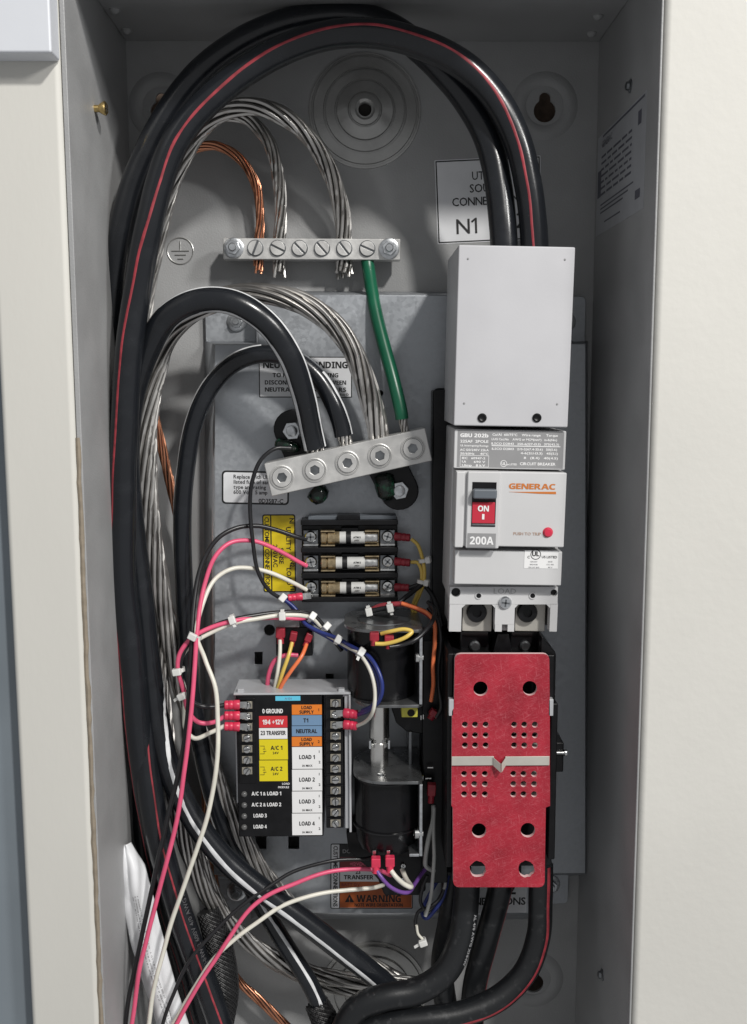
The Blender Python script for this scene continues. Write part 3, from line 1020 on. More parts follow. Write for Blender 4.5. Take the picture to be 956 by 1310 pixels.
for i, y in enumerate((-29, 3.5, 36)):
    for sx in (-49, 49):
        tp = MB().box(f, sx - 9.5, y - 9, sx + 9.5, y + 9, -0.004, -0.001).build('terminal_plate', 'dark_steel', fbk, bevel=0.0004)
        MB().box(f, sx - 9.5, y + 8, sx + 9.5, y + 11, -0.004, 0.002).build('terminal_lip', 'steel', tp, bevel=0.0003)
        ff = Fr(447, 716, 0.040, 0, origin=f.pt(0, 0, -0.001))
        phillips(ff, sx, y - 1, 7.6, fbk, 'steel', random.uniform(0, 1.5), 0.0026)
    for sx in (-27, 29):
        cl = MB()
        for sy in (-9.8, 8.4):
            cl.box(f, sx - 9, y + sy, sx + 9, y + sy + 1.6, -0.004, 0.005)
        cl.box(f, sx - 9, y - 8.2, sx + 9, y + 8.2, -0.004, -0.0035)
        cl.build('fuse_clip', 'fuse_clear', fbk, bevel=0.0002)
    lbl = ('white ceramic cartridge fuse in the top row of the fuse block', 'white ceramic cartridge fuse in the middle row of the fuse block', 'white ceramic cartridge fuse in the bottom row of the fuse block')[i]
    r = 8.0 * f.s
    fu = thing('fuse', lbl, 'fuse', f.pt(0, y + 8, 0), 'cartridge fuses in the block')
    c0 = f.pt(-15 + (3 if i != 1 else -2), y, 0.001)
    c1 = f.pt(20, y, 0.001)
    bd = MB().cyl(c0, c1, r * .97, n=24).build('body', 'ceramic', fu)
    e0, e1 = f.pt(-36, y, 0.001), f.pt(37, y, 0.001)
    MB().lathe(e0, c0 - e0, [(r * .8, 0), (r * .96, .0006), (r * .96, .0035), (r * .7, .004), (r * .7, .0046), (r * .98, .0052), (r * .98, (c0 - e0).length)], 24).build('end_cap', 'fuse_clear', fu)
    MB().lathe(e1, c1 - e1, [(r * .85, 0), (r * .98, .0006), (r * .98, (c1 - e1).length)], 24).build('end_cap', 'steel', fu)
    bx = f.pt(-6 + (2 if i != 1 else -3), y, 0.001)
    MB().cyl(bx, bx + Vector((6.5 * f.s, 0, 0)), r * .985, n=24).build('band', 'print_black', bd)
    ft = Fr(447, 716, 0.04, 0, origin=f.pt(9, y, 0.001 + r))
    text(ft, 'ATM 5', 1, -1.5, 2.4, 'print_black', bd, 0.0001)
    text(ft, '600V', 1, 2.4, 2.0, 'print_black', bd, 0.0001)

# ------------------------------------------------------------------ circuit breaker
RB = 0.021
f = Fr(653, 560, 0.112, RB)
cbk = thing('circuit_breaker', 'light grey two pole circuit breaker switched on, with a long terminal shield', 'circuit breaker', P(650, 812, PD))
def bx_(name, u0, v0, u1, v1, d0, d1, m, parent=None, bevel=0.0008, seg=2):
    a_, b2 = of(f, u0, v0, d1), of(f, u1, v1, d1)
    return MB().box(f, a_[0], a_[1], b2[0], b2[1], d0 - f.d, d1 - f.d, ).build(name, m, cbk if parent is None else parent, bevel=bevel, seg=seg)
sh = bx_('terminal_shield', 587, 313, 726.5, 547, 0.040, 0.118, 'shield_grey', bevel=0.0009)
fs = Fr(653, 560, 0.118, RB)
for u, v, r in ((617, 534.5, 5.8), (687, 534.5, 5.8)):
    x, y = of(fs, u, v)
    c = fs.pt(x, y, 0)
    o = MB().lathe(c, (0, -1, 0), [(r * fs.s, 0), (r * fs.s, .0006), (r * fs.s * .7, .0014), (r * fs.s * .5, .0010)], 20).build('shield_screw', 'black_plastic', sh)
for u, v in ((599, 331), (723, 332), (594, 516), (713, 517)):
    x, y = of(fs, u, v)
    c = fs.pt(x, y, 0)
    MB().lathe(c, (0, -1, 0), [(1.5 * fs.s, -.0001), (1.3 * fs.s, .0003), (.4 * fs.s, .0004)], 12).build('mould_mark', 'label_grey', sh)
bx_('case_side', 580, 548, 711.5, 768, 0.034, 0.098, 'breaker_grey', bevel=.001)
bx_('terminal_wall', 577.5, 770.5, 589.5, 807, 0.034, 0.0949, 'breaker_grey', bevel=.0006)
bx_('terminal_wall', 634.5, 770.5, 657.5, 807, 0.034, 0.0949, 'breaker_grey', bevel=.0006)
bx_('terminal_wall', 705.5, 770.5, 712.5, 807, 0.034, 0.0949, 'breaker_grey', bevel=.0006)
bx_('terminal_floor', 590, 770.5, 705, 800, 0.034, 0.060, 'black_plastic', bevel=.0006)
lbp = bx_('label_section', 581.5, 549, 723, 601.5, 0.09, 0.1135, 'breaker_grey')
fl = Fr(653, 560, 0.1135, RB)
def lpatch(nm, fr, u0, v0, u1, v1, h0, h1, m, parent, bevel=0):
    a_, b2 = of(fr, u0, v0), of(fr, u1, v1)
    return MB().box(fr, a_[0], a_[1], b2[0], b2[1], h0, h1).build(nm, m, parent, flat=not bevel, bevel=bevel)
lpatch('printed_panel', fl, 586, 550, 720, 599.5, .00002, .00015, 'label_grey', lbp)
def ltext(fr, s, u, v, cap, m, parent, **k):
    x, y = of(fr, u, v)
    return text(fr, s, x, y, cap, m, parent, **k)
ltext(fl, 'GBU 202b', 607, 557, 4.6, 'print_white', lbp, bold=.05, width=36)
ltext(fl, '225AF  2POLE', 607, 564.5, 3.4, 'print_white', lbp, bold=.04, width=36)
ltext(fl, 'UL Interrupting Ratings', 607, 570, 2.4, 'print_white', lbp, width=36)
ltext(fl, 'AC 120/240V 22kA', 607, 575.5, 2.8, 'print_white', lbp, bold=.02, width=37)
ltext(fl, '50/60Hz     40\u00b0C', 607, 580.3, 2.8, 'print_white', lbp, bold=.02, width=36)
x, y = of(fl, 607, 590)
plate('frame_line', fl, [rrect(x - 18.5, y - 7.5, x + 18.5, y + 7.5, .3), rrect(x - 18, y - 7, x + 18, y + 7, .2)], .00015, .00022, 'print_white', lbp)
for k, s_ in enumerate(('IEC   60947-2', 'Ui      690 V', 'Uimp   8 kV')):
    ltext(fl, s_, 606, 586 + k * 4.6, 2.7, 'print_white', lbp, bold=.01, width=30)
ltext(fl, 'Cu/Al  60/75\u00b0C    Wire range     Torque', 672, 556.5, 3.0, 'print_white', lbp, bold=.02, width=84)
ltext(fl, 'LUG Cat.No    AWG or MCM(mm\u00b2)   in-lb(Nm)', 671, 562.3, 2.8, 'print_white', lbp, bold=.01, width=84)
ltext(fl, 'ILSCO D2843   250-6(127-13.3)   375(42.3)', 672, 568, 2.8, 'print_white', lbp, bold=.02, width=87)
lpatch('print_line', fl, 629, 570.6, 717, 571.1, .00015, .00022, 'print_white', lbp)
ltext(fl, 'ILSCO D2803   2/0-2(67.4-33.6)   50(5.6)', 671, 574.6, 2.8, 'print_white', lbp, bold=.01, width=84)
ltext(fl, '4-6(21.1-13.3)   45(5.1)', 690, 580, 2.8, 'print_white', lbp, width=48)
ltext(fl, '8   (8.4)   40(4.5)', 692, 586, 2.8, 'print_white', lbp, width=44)
ltext(fl, 'CIRCUIT BREAKER', 688, 593.5, 3.6, 'print_white', lbp, bold=.05, width=46)
ltext(fl, 'UL', 644.5, 593, 3.6, 'print_white', lbp, bold=.04)
x, y = of(fl, 644.5, 593)
plate('ring_mark', fl, [circ(x, y, 4.3), circ(x, y, 3.7)], .00015, .00022, 'print_white', lbp)
ltext(fl, 'us LISTED', 655, 594, 2.4, 'print_white', lbp, width=13)

mid = bx_('front_panel', 583.5, 602.5, 721.5, 700.5, 0.09, 0.1175, 'breaker_grey')
col = bx_('handle_surround', 598.8, 603, 638, 702, 0.10, 0.1205, 'breaker_grey')
bx_('side_rail', 584.2, 603.3, 592.3, 700.7, 0.10, 0.1195, 'breaker_grey')
fm = Fr(653, 560, 0.1175, RB)
fc = Fr(653, 560, 0.1205, RB)
lpatch('handle_window', fc, 604.6, 616.5, 633.6, 674, .00003, .0002, 'black_plastic', col)
tg = lpatch('toggle', fc, 604.5, 624.5, 634.5, 637.5, .0002, .0060, 'toggle_grey', cbk, bevel=.0012)
on = lpatch('on_panel', fc, 604.4, 642, 632.6, 669.5, .0002, .0010, 'print_red', cbk, bevel=.0003)
fo = Fr(653, 560, 0.1216, RB)
ltext(fo, 'ON', 618.5, 650.5, 7.2, 'print_white', on, bold=.045)
lpatch('on_mark', fo, 616.9, 657.5, 619.7, 664.5, .0001, .0002, 'print_white', on)
lpatch('window_lip', fc, 603.8, 669.6, 633.5, 672.6, .0002, .0012, 'dark_steel', col, bevel=.0003)
rl = lpatch('rating_panel', fc, 598.5, 682, 634, 700.5, .00003, .0002, 'label_grey', col)
ltext(fc, '200A', 616.3, 691.5, 10.0, 'print_white', col, h=.0003, bold=.05, width=31)
ltext(fm, 'GENERAC', 681, 622.3, 7.0, 'print_orange', mid, bold=.045, width=60)
sw = ofl(fm, [(651, 629.2), (711.5, 629.0), (711.5, 632.2), (690, 631.6)])
MB().prism(fm, sw, .00003, .0002).build('logo_swoosh', 'print_orange', mid, flat=True)
ltext(fm, 'PUSH TO TRIP', 674.5, 682.8, 3.8, 'print_tan', mid, bold=.0, width=36)
x, y = of(fm, 701, 681)
c = fm.pt(x, y, 0)
MB().lathe(c, (0, -1, 0), [(6.6 * fm.s, 0), (6.6 * fm.s, .0003), (5.6 * fm.s, .0003), (5.4 * fm.s, .0012), (4.6 * fm.s, .0017), (1 * fm.s, .0018)], 28).build('trip_button', 'button_red', cbk)
low = bx_('lower_panel', 582.3, 703.5, 718, 749.5, 0.09, 0.113, 'breaker_grey')
fw_ = Fr(653, 560, 0.113, RB)
a_, b2 = of(fw_, 671.3, 704), of(fw_, 713.6, 727.5)
us = plate('listing_sticker', fw_, [rrect(a_[0], a_[1], b2[0], b2[1], .6)], .00003, .0002, 'print_white', low)
x, y = of(fw_, 685.5, 709.3)
plate('ring_mark', fw_, [circ(x, y, 6.8, 28), circ(x, y, 5.9, 28)], .0002, .0003, 'print_black', us)
ltext(fw_, 'UL', 685.5, 708.5, 6.0, 'print_black', us, h=.0003, bold=.03)
ltext(fw_, 'C', 676.4, 712.5, 3.4, 'print_black', us, h=.0003, bold=.04)
ltext(fw_, 'US LISTED', 703, 712.5, 3.2, 'print_black', us, h=.0003, bold=.03, width=20)
for k in range(3):
    ltext(fw_, ('CIRCUIT', 'BREAKER', 'CIRCUIT BKR')[k], 683, 718.5 + k * 3.6, 1.8, 'print_grey', us, h=.0003)
    ltext(fw_, ('ISSUE', 'CUL 0012', 'MC-9')[k], 704, 718.5 + k * 3.6, 1.8, 'print_grey', us, h=.0003)
# terminal end with its two open windows
ft = Fr(653, 560, 0.104, RB)
te = plate('terminal_end', ft, [ofl(ft, [(575.8, 751), (714, 751), (713.4, 773.2), (575.2, 773.2)])] + [ofl(ft, pc(*q)) for q in ((583.5, 758, 6), (709, 758.5, 4.5))], -0.009, 0.0, 'breaker_grey', cbk)
for (ua, ub, va, vb) in ((575.5, 590, 773, 808), (634, 658, 773, 799), (633.6, 642, 799, 808), (649.8, 657.8, 799, 808), (704.5, 712.4, 773, 808)):
    lpatch('terminal_post', ft, ua, va - .3, ub, vb, -.009, 0, 'breaker_grey', te, bevel=0)
for pts_ in (((590, 772.5), (597, 772.5), (590, 779)), ((634.5, 772.5), (628.5, 772.5), (634.5, 779)), ((658, 772.5), (664, 772.5), (658, 779)), ((705, 772.5), (698.5, 772.5), (705, 779))):
    MB().prism(ft, ofl(ft, pts_), -.0088, -.0002).build('fillet', 'breaker_grey', te, flat=True)
for u, v, r in ((583.5, 758, 6), (709, 758.5, 4.5)):
    x, y = of(ft, u, v)
    MB().cyl(ft.pt(x, y, -.0085), ft.pt(x, y, -.004), r * ft.s * .97).build('recess', 'black_plastic', te)
for u in (612.5, 681.5):
    x, y = of(ft, u, 762)
    c = ft.pt(x, y, 0)
    MB().lathe(c, (0, -1, 0), [(5 * ft.s, 0), (4.6 * ft.s, .0006), (3.4 * ft.s, .0006), (3.2 * ft.s, .0001)], 18, cap=False).build('eyelet', 'breaker_grey', te)
    MB().cyl(c, c + Vector((0, -.0002, 0)), 3.2 * ft.s).build('pin_hole', 'black_plastic', te)
x, y = of(ft, 646.5, 770.5)
phillips(ft, x, y, 8.3, te, 'zinc_bright', 0.1, 0.0022)
ltext(ft, 'LOAD', 646, 756, 7.0, 'label_grey', te, bold=-.012, xs=1.15)
for u0, u1, uc in ((592.5, 629, 609.5), (660, 697, 674)):
    lg = lpatch('terminal_lug', Fr(653, 560, .092, RB), u0, 771, u1, 808, -.02, 0, 'strap_tan', cbk, bevel=.0005)
    fq = Fr(653, 560, .092, RB)
    x, y = of(fq, uc, 782.5)
    socket_c = fq.pt(x, y, 0)
    o = MB().lathe(socket_c, (0, -1, 0), [(13.2 * fq.s, 0), (13.2 * fq.s, .003), (12 * fq.s, .0042), (6 * fq.s, .0042), (5.6 * fq.s, .002)], 28).build('clamp_screw', 'black_plastic', lg)
# dark moulded back rail beside the breaker
MB().box(Fr(563, 650, 0.046), -10, -150, 24, 155, -0.044, 0).build('mounting_rail', 'black_plastic', cbk, bevel=.0015)

# ------------------------------------------------------------------ transfer switch behind the red barrier
ts = thing('transfer_switch', 'black moulded transfer switch body behind the red barrier', 'switch', P(640, 1135, PD))
def tb(name, u0, v0, u1, v1, d0, d1, m='black_plastic', parent=None, bevel=.001):
    fr = Fr((u0 + u1) / 2, (v0 + v1) / 2, d1)
    a_, b2 = of(fr, u0, v0), of(fr, u1, v1)
    return MB().box(fr, a_[0], a_[1], b2[0], b2[1], d0 - d1, 0).build(name, m, ts if parent is None else parent, bevel=bevel)
tb('body', 572, 836, 706, 1108, PD + .0002, 0.094)
tb('drive_housing', 541, 820, 573, 1130, PD + .0002, 0.066)
tb('end_wall', 705, 900, 710, 1100, 0.04, 0.104)
tb('upper_wall', 700, 838, 709, 897, 0.04, 0.108)
tb('end_wall', 573, 836, 578.5, 1110, 0.05, 0.108)
for u0, u1 in ((588, 627), (651, 692)):
    fr = Fr((u0 + u1) / 2, 822, 0.086)
    MB().box(fr, -19, -16, 19, 20, -.012, 0).build('copper_tail', 'black_gloss', ts, bevel=.0015)
    MB().lathe(fr.pt(0, 4, 0), (0, -1, 0), [(7 * fr.s, 0), (7 * fr.s, .002), (5 * fr.s, .003)], 16).build('tail_bolt', 'dark_steel', ts)
fr = Fr(640, 823, 0.090)
MB().prism(fr, ofl(fr, [(636, 809), (650, 809), (655, 836), (629, 836)]), -.03, .004).build('phase_barrier', 'black_plastic', ts, bevel=.0006)
fr = Fr(700, 823, 0.100)
MB().prism(fr, ofl(fr, [(692, 812), (709, 832), (709, 842), (690, 842)]), -.06, .004).build('phase_barrier', 'black_plastic', ts, bevel=.0006)
for v0, v1 in ((929, 938), (957, 960.5), (993, 996), (1002, 1006.5), (1018, 1021)):
    tb('contact_bar', 588, v0, 692, v1, 0.094, 0.103, 'strap_tan', bevel=.0003)
for u, v in ((612, 1112), (676, 1112)):
    fr = Fr(u, v, 0.09)
    MB().box(fr, -9, -12, 9, 12, -.04, 0).build('lower_lug', 'dark_steel', ts, bevel=.0005)
for u0, u1 in ((574.5, 580.5), (702, 708)):
    tb('side_clip', u0, 895, u1, 916, 0.09, 0.1135, 'bracket_grey', bevel=.0004)
ms = tb('limit_switch', 709, 950, 721, 988, 0.04, 0.085)
fr = Fr(714, 945, .085)
MB().prism(fr, ofl(fr, [(708, 938), (712, 938), (721, 950.5), (708, 950.5)]), -.03, 0).build('switch_arm', 'black_plastic', ts, bevel=.0004)
fr = Fr(716, 963, 0.086)
MB().cyl(fr.pt(-4, 0, 0), fr.pt(7, 0, 0), .0012).build('switch_screw', 'steel', ms)
MB().cyl(fr.pt(6, 0, 0), fr.pt(9, 0, 0), .0024).build('switch_nut', 'steel', ms)

fr = Fr(640, 985, 0.1135)
border = [(590, 836.5), (696, 836.5)] + [(696 + 7 * math.sin(a), 843.5 - 7 * math.cos(a)) for a in (.5, 1.0, 1.57)] + [(703.5, 895), (704, 1031), (698.5, 1033), (697, 1128)] \
    + [(690 + 7 * math.cos(a), 1128 + 7 * math.sin(a)) for a in (.5, 1.0, 1.57)] + [(587, 1135)] + [(587 - 7 * math.sin(a), 1128 + 7 * math.cos(a)) for a in (.5, 1.0, 1.57)] \
    + [(579.5, 1033), (577.8, 1031), (578.5, 910), (581, 905), (582, 843.5)] + [(589 - 7 * math.cos(a), 843.5 - 7 * math.sin(a)) for a in (.5, 1.0)]
hl = [pc(615, 881, 9.3, 28), pc(678, 880.5, 9.3, 28), pc(613, 1062.5, 9.3, 28), pc(675.5, 1062, 9.3, 28)]
def ragged(u, v, r):
    return [(u + (r + random.uniform(-.9, .7)) * math.cos(2 * PI * k / 22), v + (r + random.uniform(-.9, .7)) * math.sin(2 * PI * k / 22)) for k in range(22)]
hl += [ragged(611.5, 1112, 10.6), ragged(673.5, 1111.5, 10.6)]
for cu_ in ((595, 608, 621.5), (658, 671, 684.5)):
    for u in cu_:
        for v in (927, 940.5, 953.5):
            hl.append(pc(u, v, 3.9, 14))
        for v in (990, 1003, 1016):
            hl.append(pc(u - 1, v, 3.9, 14))
ib = thing('insulating_barrier', 'red fibre barrier plate with round holes over the transfer switch', 'barrier', P(640, 1135, .11))
pl_ = plate('plate', fr, [ofl(fr, border)] + [ofl(fr, h) for h in hl], -.0032, 0, 'red_fibre', ib)
pl_.data.materials.append(M['fibre_edge'])
for pg in pl_.data.polygons:
    if abs(pg.normal.y) < .5:
        pg.material_index = 1
fr = Fr(640, 973.5, 0.1145)
rs = thing('retaining_strap', 'narrow tan metal strap clipped across the red barrier', 'strap', fr.pt(0, 5, 0))
for u0, u1 in ((578, 632), (646.5, 703)):
    a_, b2 = of(fr, u0, 968), of(fr, u1, 979)
    MB().box(fr, a_[0], a_[1], b2[0], b2[1], -.0008, 0.0002).build('strap_arm', 'strap_tan', rs, bevel=.0002)
mb = MB()
vv = ofl(fr, [(631, 968.5), (639.5, 974), (639.5, 985), (631, 979)])
mb.hexa([fr.pt(x, y, h) for (x, y), h in zip(vv, (0, .004, .004, 0))], [fr.pt(x, y, h) for (x, y), h in zip(vv, (.001, .005, .005, .001))])
mb.build('strap_kink', 'strap_tan', rs, bevel=.0001)
mb = MB()
vv = ofl(fr, [(640.5, 974), (647, 968.5), (647, 979), (640.5, 985)])
mb.hexa([fr.pt(x, y, h) for (x, y), h in zip(vv, (.004, 0, 0, .004))], [fr.pt(x, y, h) for (x, y), h in zip(vv, (.005, .001, .001, .005))])
mb.build('strap_kink', 'strap_tan', rs, bevel=.0001)

# ------------------------------------------------------------------ load module
MD = 0.075
f = Fr(373, 975, MD)
lm = thing('load_module', 'black load control module with coloured terminal labels in a grey bracket', 'control module', P(373, 1070, PD))
def mbx(name, u0, v0, u1, v1, h0, h1, m, parent=None, bevel=.0006):
    a_, b2 = of(f, u0, v0), of(f, u1, v1)
    return MB().box(f, a_[0], a_[1], b2[0], b2[1], h0, h1).build(name, m, lm if parent is None else parent, bevel=bevel, flat=not bevel)
case = mbx('case', 302, 890, 414, 1070, -.030, 0, 'black_plastic', bevel=.0008)
strip_l = mbx('terminal_strip', 304.5, 893, 328, 1002, -.02, .0006, 'black_plastic')
strip_r = mbx('terminal_strip', 416, 888, 440, 1059, -.03, .0004, 'black_plastic')
# bracket
br = mbx('bracket', 301, 892, 447, 1060, -.0315, -.0302, 'bracket_grey', bevel=.0003)
mbx('spacer', 320, 920, 430, 1040, -.0468, -.0316, 'black_plastic')
zf = f.pt(*of(f, 373, 889)).z
xa, xb = f.pt(*of(f, 299, 889)).x, f.pt(*of(f, 449, 889)).x
zbt = f.pt(*of(f, 449, 1064)).z
MB().wbox(xa, xb, -MD + .0315, -MD - .001, zf + .0002, zf + .0018).build('bracket_flange', 'bracket_grey', br, bevel=.0004)
MB().wbox(xb - .0016, xb, -MD + .0315, -MD - .0012, zbt, zf + .0001).build('bracket_flange', 'bracket_grey', br, bevel=.0004)
MB().wbox(xb - .0045, xb - .0017, -MD + .012, -MD + .001, zbt + .002, zf - .0005).build('bracket_lip', 'bracket_grey', br, bevel=.0004)
MB().wbox(xa, xa + .0012, -MD + .0315, -MD + .004, zbt + .02, zf + .0001).build('bracket_flange', 'bracket_grey', br, bevel=.0003)
for u in (308, 437):
    fr = Fr(u, 884, MD - .002)
    MB().box(fr, -4, -3, 4, 7, -.004, .001).build('bracket_tab', 'bracket_grey', br, bevel=.0004)
def terminal(u, v, k, strip):
    x, y = of(f, u, v)
    tp = MB().box(f, x - 6.6, y - 5.0, x + 6.6, y + 4.6, .0006, .0012).build('terminal', 'tan_metal', lm, bevel=.0002)
    ff = Fr(373, 975, MD, 0, origin=f.pt(0, 0, .0012))
    slotted(ff, x, y, 4.3, random.uniform(0, 3.1), tp, 'steel', .0014)
    MB().box(f, x - 11, y - 7.3, x + 10, y - 6.4, .0005, .0016).build('partition', 'black_plastic', strip, bevel=.0002)
for k in range(7):
    terminal(316.5, 901.5 + 14 * k, k, strip_l)
for k in range(12):
    terminal(429.5, 899 + 13.95 * k, k, strip_r)
for k in range(4):
    x, y = of(f, 312.5, 1016 + 14.1 * k)
    MB().lathe(f.pt(x, y, 0), (0, -1, 0), [(4 * f.s, 0), (3.8 * f.s, .0008), (2.6 * f.s, .0016), (.8 * f.s, .0019)], 16).build('indicator', 'led', lm)
    s_ = ('A/C 1 & LOAD 1', 'A/C 2 & LOAD 2', 'LOAD 3', 'LOAD 4')[k]
    wd = (38, 38, 17, 17)[k]
    ltext(f, s_, (341, 341, 333, 333)[k], 1015 + 14.1 * k, 4.8, 'print_white', case, bold=.035, width=wd)
def panel(u0, v0, u1, v1, m):
    return mbx('label_panel', u0, v0, u1, v1, .00003, .00018, m, case, bevel=0)
HT = .0003
panel(352.5, 890.5, 384.5, 896.2, 'label_cyan')
ltext(f, 'A1 124', 369, 893.4, 2.6, 'label_blue', case, h=HT)
ltext(f, '0 GROUND', 349, 909.5, 5.6, 'print_white', case, h=HT, bold=.03, width=26)
panel(331.5, 916, 368, 930.5, 'label_red')
ltext(f, '194 +12V', 349.5, 923.5, 6.2, 'print_white', case, h=HT, bold=.03, width=27)
panel(331.5, 931.5, 368, 945, 'print_white')
ltext(f, '23 TRANSFER', 349.7, 937.5, 5.4, 'print_black', case, h=HT, bold=.03, width=32)
for k, (v0, v1) in enumerate(((946, 971.5), (972.8, 999))):
    panel(331.8, v0, 368.6, v1, 'label_yellow')
    ltext(f, 'A/C %d' % (k + 1), 354, v0 + 10.5, 5.2, 'print_black', case, h=HT, bold=.03, width=15)
    ltext(f, '24V', 353, v0 + 17, 3.2, 'print_black', case, h=HT, bold=.03)
    for q in ((333, v0 + 8, 338.5, v0 + 8.5), (333, v0 + 18, 338.5, v0 + 18.5), (338, v0 + 8, 338.5, v0 + 12), (338, v0 + 15, 338.5, v0 + 18), (337, v0 + 14.6, 341, v0 + 15.2), (336.5, v0 + 12, 340, v0 + 12.5)):
        mbx('print_line', *q, .0002, .0003, 'print_black', case, bevel=0)
ltext(f, 'LOAD', 366, 1002.3, 2.6, 'print_white', case, h=HT, bold=.02)
ltext(f, 'MODULE', 363, 1006.8, 2.6, 'print_white', case, h=HT, bold=.02)
for (v0, v1, m, s_, ex) in ((901.5, 914, 'label_orange', ('LOAD', 'SUPPLY'), '1'), (915, 927.8, 'label_blue', ('T1',), ''), (928.8, 941.5, 'label_blue', ('NEUTRAL',), ''), (942.6, 954.5, 'label_orange', ('LOAD', 'SUPPLY'), '2')):
    panel(373.5, v0, 412, v1, m)
    for j, q in enumerate(s_):
        ltext(f, q, 392.5 if len(s_) > 1 or q == 'NEUTRAL' else 391.5, (v0 + v1) / 2 + (0 if len(s_) == 1 else -2.8 + 5.8 * j), 4.3 if len(s_) > 1 else 5.2, 'print_black', case, h=HT, bold=.03, xs=.85)
    if ex:
        ltext(f, ex, 408, (v0 + v1) / 2, 3.6, 'print_black', case, h=HT, bold=.03)
for k, (v0, v1) in enumerate(((955.7, 983.3), (984.5, 1011.3), (1012.5, 1039.5), (1040.7, 1068))):
    panel(373.8, v0, 412.4, v1, 'print_white')
    ltext(f, 'LOAD %d' % (k + 1), 393, v0 + 12.6, 5.3, 'print_black', case, h=HT, bold=.03, width=20)
    ltext(f, '1A MAX', 393.5, v0 + 23.6, 2.9, 'print_black', case, h=HT, xs=.95)
    ltext(f, '1', 408.5, v0 + 5.5, 3.4, 'print_black', case, h=HT, bold=.02)
    ltext(f, '2', 409, v0 + 19, 3.4, 'print_black', case, h=HT, bold=.02)

# ------------------------------------------------------------------ solenoids
def flange(u0, u1, v, dfront, dback, th, parent, m, nm, name='flange', rr=.021):
    xa, xb = P(u0, v, dfront).x, P(u1, v, dfront).x
    z = P((u0 + u1) / 2, v, dfront).z
    pts = [(xb, -dback), (xb, -dfront + .003), (xb - .003, -dfront)]
    for k in range(13):
        a = -PI / 2 - PI / 2 * k / 12
        pts.append((xa + rr + rr * math.cos(a), -dfront + rr + rr * math.sin(a)))
    for k in range(9):
        a = PI - PI / 2 * k / 8
        pts.append((xa + rr + rr * math.cos(a), -dback - rr + rr * math.sin(a)))
    n_ = len(pts)
    mb = MB()
    mb.add([(x, y, z) for x, y in pts] + [(x, y, z + th) for x, y in pts], [tuple(range(n_ - 1, -1, -1)), tuple(range(n_, 2 * n_))] + [(i, (i + 1) % n_, (i + 1) % n_ + n_, i + n_) for i in range(n_)])
    o = mb.build(name, m, parent, bevel=.0004)
    return o, xa, xb, z
DF, DB = 0.094, 0.030
DC = 0.064
so1 = thing('solenoid', 'upper black solenoid coil in a steel frame beside the breaker terminals', 'solenoid', P(495, 906, PD), 'transfer solenoids')
fl1, xa, xb, z1 = flange(440, 541, 810, DF, DB, .0022, so1, 'dark_zinc', 'f')
fl2, xa2, xb2, z2 = flange(451, 541, 906, DF, DB, .0022, so1, 'dark_zinc', 'f')
MB().wbox(xb - .0022, xb, -.045, -DF, z2 + .0023, z1 - .0001).build('frame_strap', 'zinc_bright', so1, bevel=.0004)
cx = (xa + xb) / 2 - .001
MB().lathe((cx, -DC, z2 + .0023), (0, 0, 1), [(.0235, 0), (.0235, z1 - z2 - .0025)], 48).build('coil', 'black_tape', so1)
MB().lathe((cx + .002, -DC, z1 + .0021), (0, 0, 1), [(.0185, 0), (.0180, .0006), (.010, .0012), (.0095, .0008)], 40).build('cap', 'dark_steel', so1)
p = P(534, 841, DF - .002)
MB().lathe(p + Vector((.004, 0, 0)), (-1, 0, 0), [(.0022, 0), (.0022, .003), (.0036, .003), (.0036, .005), (.002, .006)], 16).build('frame_screw', 'steel', so1)
MB().lathe((cx - .001, -DC, z2 - .0045), (0, 0, 1), [(.0095, 0), (.0095, .004)], 24).build('collar', 'dark_steel', so1)
zpl = P(485, 990, DC).z
xp = P(485.5, 940, DC).x
so2 = thing('solenoid', 'lower black solenoid coil with a bright plunger standing on its steel frame', 'solenoid', P(495, 1145, PD), 'transfer solenoids')
fl3, xa, xb, z3 = flange(452, 541, 1004, DF, DB, .0022, so2, 'dark_zinc', 'f')
zb3 = P(495, 1096, DF).z
MB().wbox(xb - .0022, xb, -.045, -DF, zb3, z3 - .0001).build('frame_strap', 'zinc_bright', so2, bevel=.0004)
MB().wbox(xb - .009, xb - .0023, -.06, -DF, zb3 - .0002, zb3 + .0018).build('frame_foot', 'zinc_bright', so2, bevel=.0003)
cx = (xa + xb) / 2 + .0005
MB().lathe((cx, -DC, zb3 + .002), (0, 0, 1), [(.0200, -.006), (.0225, 0), (.0235, .012), (.0235, z3 - zb3 - .0022)], 48).build('coil', 'black_tape', so2)
p = P(532, 1066, DF - .002)
MB().lathe(p + Vector((.005, 0, 0)), (-1, 0, 0), [(.0022, 0), (.0022, .003), (.0038, .003), (.0038, .0055), (.002, .0065)], 16).build('frame_screw', 'steel', so2)
for zz in (zb3 + .012, z3 - .0040):
    MB().lathe((cx, -DC, zz), (0, 0, 1), [(.0236, 0), (.0248, .0003), (.0248, .0013), (.0236, .0016)], 48).build('bobbin_rim', 'black_gloss', so2)
zt_ = z2 - .0046
pl = MB().lathe((xp, -DC, z3 + .0021), (0, 0, 1), [(.0064, 0), (.0064, (zt_ - z3) * .34), (.0058, (zt_ - z3) * .36)], 28).build('plunger', 'chrome', so2)
MB().lathe((xp, -DC, z3 + .0021 + (zt_ - z3) * .36), (0, 0, 1), [(.0052, 0), (.0052, .003), (.0070, .0032), (.0070, (zt_ - z3) * .62), (.0066, (zt_ - z3) * .625)], 28).build('plunger_rod', 'chrome', pl)
zc = z3 + .0021 + (zt_ - z3) * .36
